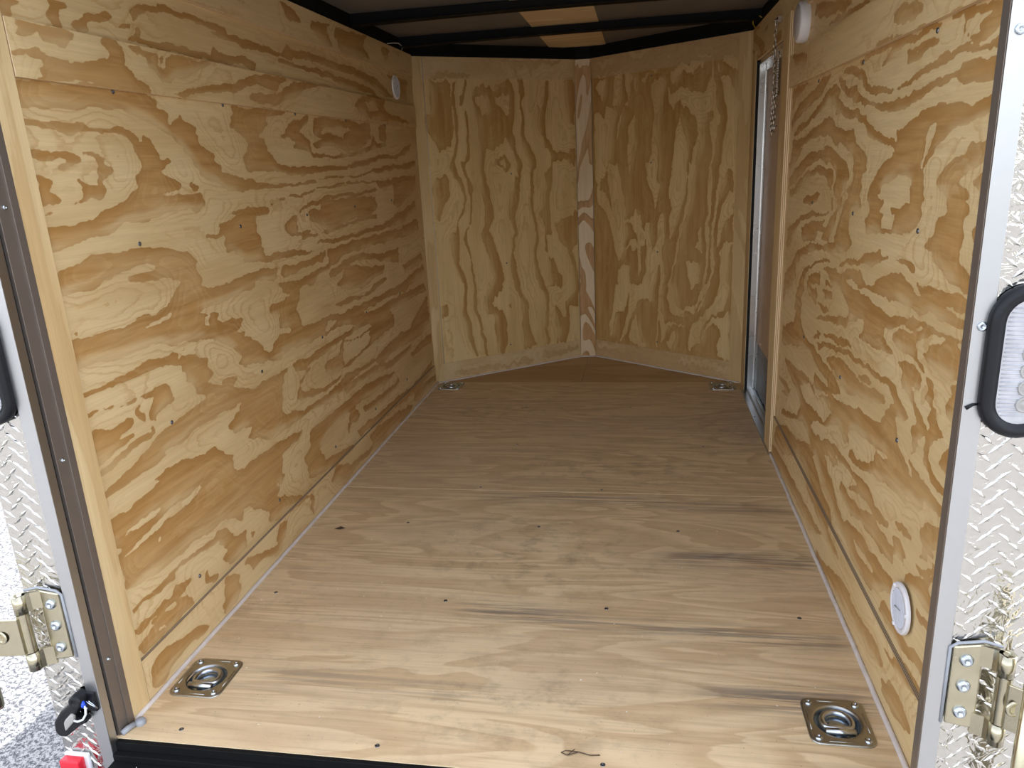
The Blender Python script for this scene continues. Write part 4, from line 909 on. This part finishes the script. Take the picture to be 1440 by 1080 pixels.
# ---------------------------------------------------------------- wall vents and dome light
def vent(c, n, r, label, rot):
    c = Vector(c); n = Vector(n); t = thing('wall_vent', label, 'vent', c)
    mb = MB(); mb.lathe([(r*.99, -.002), (r, .002), (r*.96, .0045), (r*.80, .005), (r*.77, .0025), (0, .002)], c, n, 40)
    mb.obj('flange', m_white, t)
    mb = MB(); up_ = Vector((0,0,1)); sd_ = n.cross(up_)
    aa = sd_*math.cos(rot)+up_*math.sin(rot); bb = -sd_*math.sin(rot)+up_*math.cos(rot)
    N_ = 13
    for i in range(N_):
        v = (i-(N_-1)/2)/(N_/2)*r*.74; h = math.sqrt(max((r*.75)**2-v*v, 0))
        p = c+n*.0030+bb*v; w = r*.028
        q = [p-aa*h-bb*w, p+aa*h-bb*w, p+aa*h+bb*w, p-aa*h+bb*w]
        q2 = [k+n*.002 for k in q]
        mb.add(q+q2, [(0,1,2,3)[::-1], (4,5,6,7), (0,1,5,4), (1,2,6,5), (2,3,7,6), (3,0,4,7)])
    mb.lathe([(r*.78, .0026), (0, .0026)], c, n, 30, mi=1); mb.obj('louver', [m_louver, m_recess], t)
    mb = MB(); p = c+n*.006
    mb.tube([p-bb*r*.28, p+bb*r*.28], .0011, 6); mb.obj('knob', m_domelens, t)
    for k in range(3):
        a_ = math.radians(90+120*k)+rot
        p = c+n*.004+(sd_*math.cos(a_)+up_*math.sin(a_))*r*.88
        screw_mb(p, n, .0042, .003).obj('screw', m_white, t)
    return t
vent((W-.000, .199, .240), (-1,0,0), .046, 'round white louvered vent low on the right wall near the rear', math.radians(78))
vent((-.006, 2.168, 1.354), (1,0,0), .048, 'round white vent high on the left wall near the pointed front', math.radians(60))
dl = thing('dome_light', 'thick round white dome light high on the right wall next to the side door', 'light', (1.456, 1.385, 1.372))
c = (1.458, 1.375, 1.372)
mb = MB(); mb.lathe([(.054, 0), (.055, .004), (.0545, .022), (.051, .026), (.046, .0265)], c, (-1,0,0), 40); mb.obj('base', m_white, dl)
mb = MB(); mb.lathe([(.0465, .024), (.044, .0285), (.03, .0315), (0, .033)], c, (-1,0,0), 40); mb.obj('lens', m_domelens, dl)

# ---------------------------------------------------------------- side door
dr = thing('door_1', '', '', (1.50, 1.98, 0)); del dr['label']; del dr['category']; struct(dr)
mb = MB(); mb.box(1.4955, 1.52, DY0-.06, DY1+.05, .225, 1.345); mb.obj('upper_panel', m_doorply, dr)
mb = MB(); mb.box(1.501, 1.525, DY0-.06, DY1+.05, .01, .235); mb.obj('lower_skin', m_doormetal, dr)
mb = MB(); mb.box(1.463, 1.505, DY1-.002, DY1+.02, .0, 1.372); mb.box(1.488, 1.4915, DY1-.014, DY1, .0, 1.36)
mb.box(1.463, 1.505, DY0-.07, DY1, 1.358, 1.374); mb.box(1.488, 1.4915, DY0-.07, DY1, 1.335, 1.36)
mb.box(1.512, 1.53, DY0-.07, DY1+.05, -.02, 1.40)
mb.obj('frame', m_alu, dr, bevel=.0008)
mb = MB(); mb.box(1.452, 1.4635, DY1-.0015, DY1+.02, .0, 1.378); mb.obj('seal', m_gapblack, dr)
for y in (2.27, 2.19, 1.98, 1.84): screw_mb((1.4955, y, .24), (-1,0,0), .004, .003).obj('screw', m_screw, dr)
mb = MB()
mb.box(1.437, 1.4645, 1.525, DY1+.02, -.002, .0035); mb.box(1.462, 1.4645, 1.535, DY1, .003, .008)
mb.box(1.4675, 1.4705, 1.56, DY1, -.004, .006); mb.box(1.4705, 1.484, 1.56, DY1, -.004, .0015)
mb.box(1.484, 1.4865, 1.56, DY1, -.004, .009); mb.box(1.4865, 1.502, 1.56, DY1, -.004, .003)
sill = struct(mb.obj(trim(), m_aludoor, bevel=.0005))
for y in (1.55, 1.93, 2.26): screw_mb((1.446, y, .0035), (0,0,1), .004, .0015).obj('screw', m_dscrew, sill)

# hold-back chain with spring
ch = thing('door_chain', 'zinc chain and spring hanging from a small bracket above the side door', 'chain', (1.448, 1.80, 1.43))
mb = MB(); mb.box(1.436, 1.4495, 1.735, 1.80, 1.428, 1.446); mb.box(1.424, 1.438, 1.75, 1.785, 1.434, 1.438); mb.obj('bracket', m_chain, ch, bevel=.001)
def link(c, ax, L=.011, w=.0055, r=.0016):
    c = Vector(c); ax = Vector(ax); P = []
    for i in range(14):
        a_ = 2*math.pi*i/14; P.append(c+ax*w*math.cos(a_)+Vector((0,0,1))*L*math.sin(a_))
    return P
def chain(mb, y, z0, z1, x=1.437):
    z = z0; k = 0
    while z > z1:
        mb.tube(link((x+random.uniform(-.0015, .0015), y+random.uniform(-.003, .003), z), (0,1,0) if k % 2 else (.8,.6,0)), .0017, 6, closed=True)
        z -= .0165; k += 1
mb = MB(); chain(mb, 1.775, 1.43, 1.07); chain(mb, 1.745, 1.30, 1.09); mb.obj('chain', m_chain, ch)
mb = MB(); P = []
for i in range(200):
    a_ = i*.75; P.append((1.437+.009*math.cos(a_), 1.70+.009*math.sin(a_), 1.315-.115*i/199))
P = [(1.437, 1.70, 1.335)]+P+[(1.437, 1.70, 1.185)]
mb.tube(P, .0016, 5); mb.obj('spring', m_chain, ch)
mb = MB(); mb.tube([(1.437, 1.665, 1.105), (1.428, 1.665, 1.10), (1.428, 1.668, 1.085)], .003, 6); mb.obj('hook', m_chain, ch)
lt_ = thing('door_latch', 'tiny metal catch screwed to the head of the side door frame', 'latch', (1.47, 1.95, 1.345))
mb = MB(); mb.box(1.462, 1.4635, 1.93, 1.97, 1.358, 1.370); mb.obj('plate', m_chain, lt_)
for dy in (-.01, .01): screw_mb((1.462, 1.95+dy, 1.364), (-1,0,0), .004, .003).obj('screw', m_screw, lt_)

# ---------------------------------------------------------------- rear hinges
def hinge(sx, X0, zs, label, strap_dx, rd, ru):
    """sx: +1 right post, -1 left post (strap leaves away from the opening)"""
    t = thing('strap_hinge', label, 'hinge', (X0, -.018, zs[2]-.03), 'gold zinc hinges on the rear corner posts')
    zb, zt = zs[2]-.022, zs[0]+.022; xi = X0-sx*.022; xo = X0+sx*.020
    mb = MB(); y0 = -.0215
    P = [(xi, zb), (xo, zb-.008), (xo, zt+.006), (xi, zt)]
    mb.prism(P if sx > 0 else P[::-1], y0-.006, y0, 1); mb.obj('leaf', m_zinc2, t, bevel=.004)
    kx, ky = xo+sx*.022, -.046
    for (za, zc) in ((zt-.030, zt+.004), (zb-.014, zb+.022)):
        mb = MB()                                        # the leaf rolls outward round the pin
        prof = [(xo-sx*.006, y0-.001), (xo-sx*.006, y0-.006), (xo+sx*.008, y0-.014), (kx-sx*.004, ky-.010), (kx+sx*.002, ky+.004), (xo+sx*.004, y0-.002)]
        mb.prism([(a, b) for a, b in prof], za, zc, 2)
        mb.lathe([(.0045, za), (.0112, za), (.0112, zc), (.0062, zc), (.0060, zc-.012)], (kx, ky, 0), (0,0,1), 18)
        mb.obj('knuckle', m_zinc2, t)
    mb = MB(); mb.lathe([(.0105, zb+.024), (.0105, zt-.032)], (kx, ky, 0), (0,0,1), 18)
    mb.lathe([(.0055, zb-.016), (.0055, zt-.006), (0, zt-.006)], (kx, ky, 0), (0,0,1), 14)
    mb.obj('pin', m_zinc2, t)
    mb = MB(); za, zc = zb+.026, zt-.034; ex = kx+sx*strap_dx
    q = [(kx, ky-.010), (ex, ky-.022), (ex, ky-.027), (kx, ky-.015)]
    mb.prism(q, za-.002, zc-.002, 2)
    mb.lathe([(.013, 0), (.012, .002), (.008, .0022), (.007, .0008), (0, .0008)], ((kx+ex)/2, ky-.0205, (za+zc)/2), (sx*.15,-1,0), 20)
    mb.obj('strap', m_zinc2, t, bevel=.001)
    mb = MB(); mb.lathe([(0, zb-rd), (.010, zb-rd), (.0115, zb-rd+.005), (.0115, zt+ru), (0, zt+ru)], (ex+sx*.008, ky-.026, 0), (0,0,1), 18)
    mb.obj('door_rod', m_zinc2, t)
    for z in zs: screw_mb((X0-sx*.003, y0-.006, z), (0,-1,0), .0098, .006).obj('screw', m_screw, t)
    mb = MB(); sl = [(xi-sx*.003, y0-.001, zb-.002), (xi-sx*.003, y0-.002, zt-.004), (xi+sx*.006, y0-.002, zt+.003), (xo, y0-.003, zt+.009), (xo+sx*.02, y0-.012, zt+.007)]
    mb.tube(sl, .0024, 7); mb.obj('sealant', m_sealant, t)
    return t
hinge(-1, -.052, (.309, .265, .220), 'gold zinc strap hinge with three screws on the left tread plate post', .068, .085, .02)
hinge(1, 1.469, (.300, .256, .210), 'gold zinc strap hinge with three screws on the right tread plate post', .017, .30, .075)

# ---------------------------------------------------------------- oval tail lights
def stadium(cx, cz, r, h, n=14):
    P = [(cx+r*math.cos(math.pi*i/n), cz+h+r*math.sin(math.pi*i/n)) for i in range(n+1)]
    return P+[(cx-r*math.cos(math.pi*i/n), cz-h-r*math.sin(math.pi*i/n)) for i in range(n+1)]
def tail(cx, cz, r, h, label):
    t = thing('tail_light', label, 'light', (cx, -.018, cz-h-r))
    y = -.0200
    rings = [(r, y), (r, y-.010), (r-.004, y-.015), (r-.011, y-.016), (r-.015, y-.012), (r-.019, y-.011), (r-.0195, y-.005)]
    vs_ = []; n = len(stadium(0, 0, 1, 1))
    for rr, yy in rings: vs_ += [(a, yy, b) for a, b in stadium(cx, cz, rr, h)]
    fs = [(i*n+k, i*n+(k+1)%n, (i+1)*n+(k+1)%n, (i+1)*n+k) for i in range(len(rings)-1) for k in range(n)]
    mb = MB(); mb.add(vs_, fs, 0, True); mb.obj('grommet', m_rubber, t)
    mb = MB(); lr = r-.019
    mb.prism(stadium(cx, cz, lr, h), y-.009, y, 1)
    for i in range(26):                                 # fine horizontal ribs
        z = cz-h-lr*.6+i*(2*h+1.2*lr)/25; w = lr*.9 if abs(z-cz) < h else math.sqrt(max(lr**2-(abs(z-cz)-h)**2, 0))*.9
        mb.tube([(cx-w, y-.0092, z), (cx+w, y-.0092, z)], .0009, 5)
    ln_ = mb.obj('lens', m_tail, t)
    for i in range(6):
        z = cz-h-.004+i*(2*h+.008)/5
        mb = MB(); mb.lathe([(.0105, .009), (.0105, .0115), (.0085, .0118), (.0078, .0095), (.005, .0105), (0, .0125)], (cx+.004, y, z), (0,-1,0), 18)
        mb.obj('led', m_clear, ln_)
    return t
tail(-.067, .752, .042, .060, 'clear oval tail light in a black rubber grommet at the left picture edge')
tail(1.487, .750, .050, .053, 'clear oval tail light in a black rubber grommet on the right post')
mb = MB(); mb.tube([(1.440, -.0225, .692), (1.432, -.0225, .691), (1.424, -.0225, .686)], [.0012, .0022, .003], 6)
tag(mb.obj('wire_end', m_rubber), 'short black wire end poking out beside the right tail light', 'wire')

# ---------------------------------------------------------------- licence plate light and red marker
ll = thing('licence_plate_light', 'black plastic licence plate lamp with clear bulb window on the left post', 'light', (-.06, -.03, .03))
def hull(pts, y0, y1): 
    m_ = MB(); m_.prism(pts, y0, y1, 1); return m_
mb = hull([(-.095, .0594), (-.0973, .0382), (-.0901, .0273), (-.0752, .0277), (-.0401, .056), (-.0248, .0637), (-.0228, .0721), (-.0475, .074), (-.034, .094), (-.0465, .1069), (-.0763, .0838)], -.040, -.0215)
mb.obj('housing', m_rubber, ll, bevel=.004)
mb = MB(); mb.lathe([(0, .024), (.004, .024), (.006, .026), (.0115, .026), (.0135, .022), (.0135, 0)], (-.033, -.0215, .113), (0,-1,0), 18); mb.box(-.026, -.006, -.028, -.0205, .082, .122); mb.obj('mounting_boss', m_rubber, ll, bevel=.002)
mb = hull([(-.0692, .0647), (-.0703, .0438), (-.0459, .0689), (-.0439, .0814), (-.0495, .086), (-.0647, .0713)], -.0445, -.036); mb.obj('bulb_window', m_clear, ll, bevel=.003)
mb = MB(); P = [(-.045, -.043, .071), (-.035, -.046, .0725), (-.0225, -.047, .0785), (-.0145, -.046, .090), (-.014, -.044, .101), (-.018, -.042, .107)]
mb.tube(P, .0021, 8); mb.obj('wire', m_wire, ll)
mb = MB(); mb.tube([(-.018, -.042, .103), (-.0225, -.040, .113)], .0042, 10); mb.obj('splice', m_bluewire, ll)
mb = MB(); mb.tube([(-.018, -.036, .111), (-.008, -.036, .104), (.0, -.032, .094), (-.004, -.028, .090), (-.012, -.028, .099), (-.016, -.032, .108)], .0015, 6); mb.obj('clip', m_screw, ll)
rm = thing('marker_light', 'red rectangular marker lamp with white base at the bottom of the left post', 'light', (-.08, -.03, -.10))
mb = MB(); mb.box(-.104, -.052, -.027, -.0185, -.10, -.022); mb.obj('base', m_white, rm, bevel=.003)
mb = MB(); mb.box(-.102, -.060, -.044, -.026, -.10, -.026); mb.obj('lens', m_red, rm, bevel=.003)

# ---------------------------------------------------------------- screws in the boards (parts of the boards they hold)
for y in (.343, .752, 1.165, 1.57, 1.98):
    for z in (.150, .525, .908, 1.1985):
        screw_mb((-.008, y+random.uniform(-.006, .006), z), (1,0,0), .0046).obj('screw', m_dscrew, wl_)
for y in (.327, .742, 1.163):
    for z in (.133, .510, .886, 1.197):
        screw_mb((W+.008, y+random.uniform(-.006, .006), z), (-1,0,0), .0046).obj('screw', m_dscrew, wr_)
fl0 = bpy.data.objects['floor']; fl1 = bpy.data.objects['floor.001']
for y, xs in ((.034, (.112, .512, .93, 1.37)), (.522, (.071, .520, .915, 1.353)), (.93, (.3, .70, 1.1))):
    for x in xs: screw_mb((x, y, 0), (0,0,1), .0048, .0012).obj('screw', m_dscrew, fl0)
for y, xs in ((1.20, (.47, .87)), (1.60, (.53, 1.22)), (2.05, (.5, .95))):
    for x in xs: screw_mb((x, y, 0), (0,0,1), .004, .0012).obj('screw', m_dscrew, fl1)
for u, z in ((.42, .13), (.42, .55), (.47, .98)):
    p = A1+u*d1-.004*n1+np.array([0, 0, z]); screw_mb(p, n1, .004).obj('screw', m_dscrew, wf)
for u, z in ((.40, .13), (.40, .58), (.36, 1.385), (.36, 1.0)):
    p = B2+u*d2-.004*n2+np.array([0, 0, z]); screw_mb(p, n2, .004).obj('screw', m_dscrew, wf2)

# ---------------------------------------------------------------- small litter and loose wires
mb = MB()
mb.tube([(0.854, 0.053, .002), (0.866, 0.047, .003), (0.886, 0.056, .0035), (0.906, 0.051, .003), (0.924, 0.054, .002)], .0010, 5)
mb.tube([(0.866, 0.047, .003), (0.878, 0.061, .004)], .0008, 5); mb.tube([(0.854, 0.053, .002), (0.862, 0.059, .002), (0.886, 0.056, .0035)], .0008, 5)
tag(mb.obj('twig', m_twig), 'thin dark twig lying on the floor at the bottom middle', 'twig')
mb = MB(); mb.add([(.088, .872, .0008), (.108, .868, .003), (.120, .880, .001), (.104, .885, .004)], [(0,1,2,3)], 0, True)
mb.add([(.088, .872, .0002), (.108, .868, .0024), (.120, .880, .0004), (.104, .885, .0034)], [(3,2,1,0)], 0, True)
tag(mb.obj('dry_leaf', m_twig), 'small dark dry leaf scrap on the floor by the left wall', 'leaf')
mb = MB(); random.seed(11)
for i in range(150):
    if i < 90: x, y, z = random.uniform(.05, 1.38), random.uniform(.03, 2.2), .0006
    else: x, y, z = random.uniform(.02, .6), random.uniform(-.13, -.03), -.0325
    s_ = random.uniform(.0010, .0032); a_ = random.uniform(0, 3.14); c_, q_ = math.cos(a_)*s_, math.sin(a_)*s_; w = random.uniform(.2, .6)
    v = [(x-c_, y-q_, z), (x+q_*w, y-c_*w, z), (x+c_, y+q_, z), (x-q_*w, y+c_*w, z), (x, y, z+.0012)]
    mb.add(v, [(0,1,4), (1,2,4), (2,3,4), (3,0,4), (3,2,1,0)])
o = tag(mb.obj('wood_chips', m_dust), 'pale crumbs of sawdust and debris on the floor and black sill', 'debris'); o['kind'] = 'stuff'
mb = MB(); mb.tube([(1.447, 2.36, 1.502), (1.435, 2.34, 1.515), (1.43, 2.30, 1.530), (1.44, 2.26, 1.535), (1.455, 2.24, 1.52)], .0022, 6)
tag(mb.obj('loose_wire', m_yellow), 'short yellow wire loop at the ceiling above the side door', 'wire')
mb = MB(); mb.tube([(-.006, 2.10, 1.512), (.006, 2.15, 1.520), (.012, 2.20, 1.525), (.010, 2.26, 1.520), (-.004, 2.29, 1.510)], .0018, 6)
tag(mb.obj('loose_wire', m_wire), 'thin pale wire loop at the ceiling edge above the left wall', 'wire')

# ---------------------------------------------------------------- ground outside
mb = MB(); mb.box(-30, 30, -30, 30, -.80, -.45); g_ = struct(mb.obj('ground', m_ground))
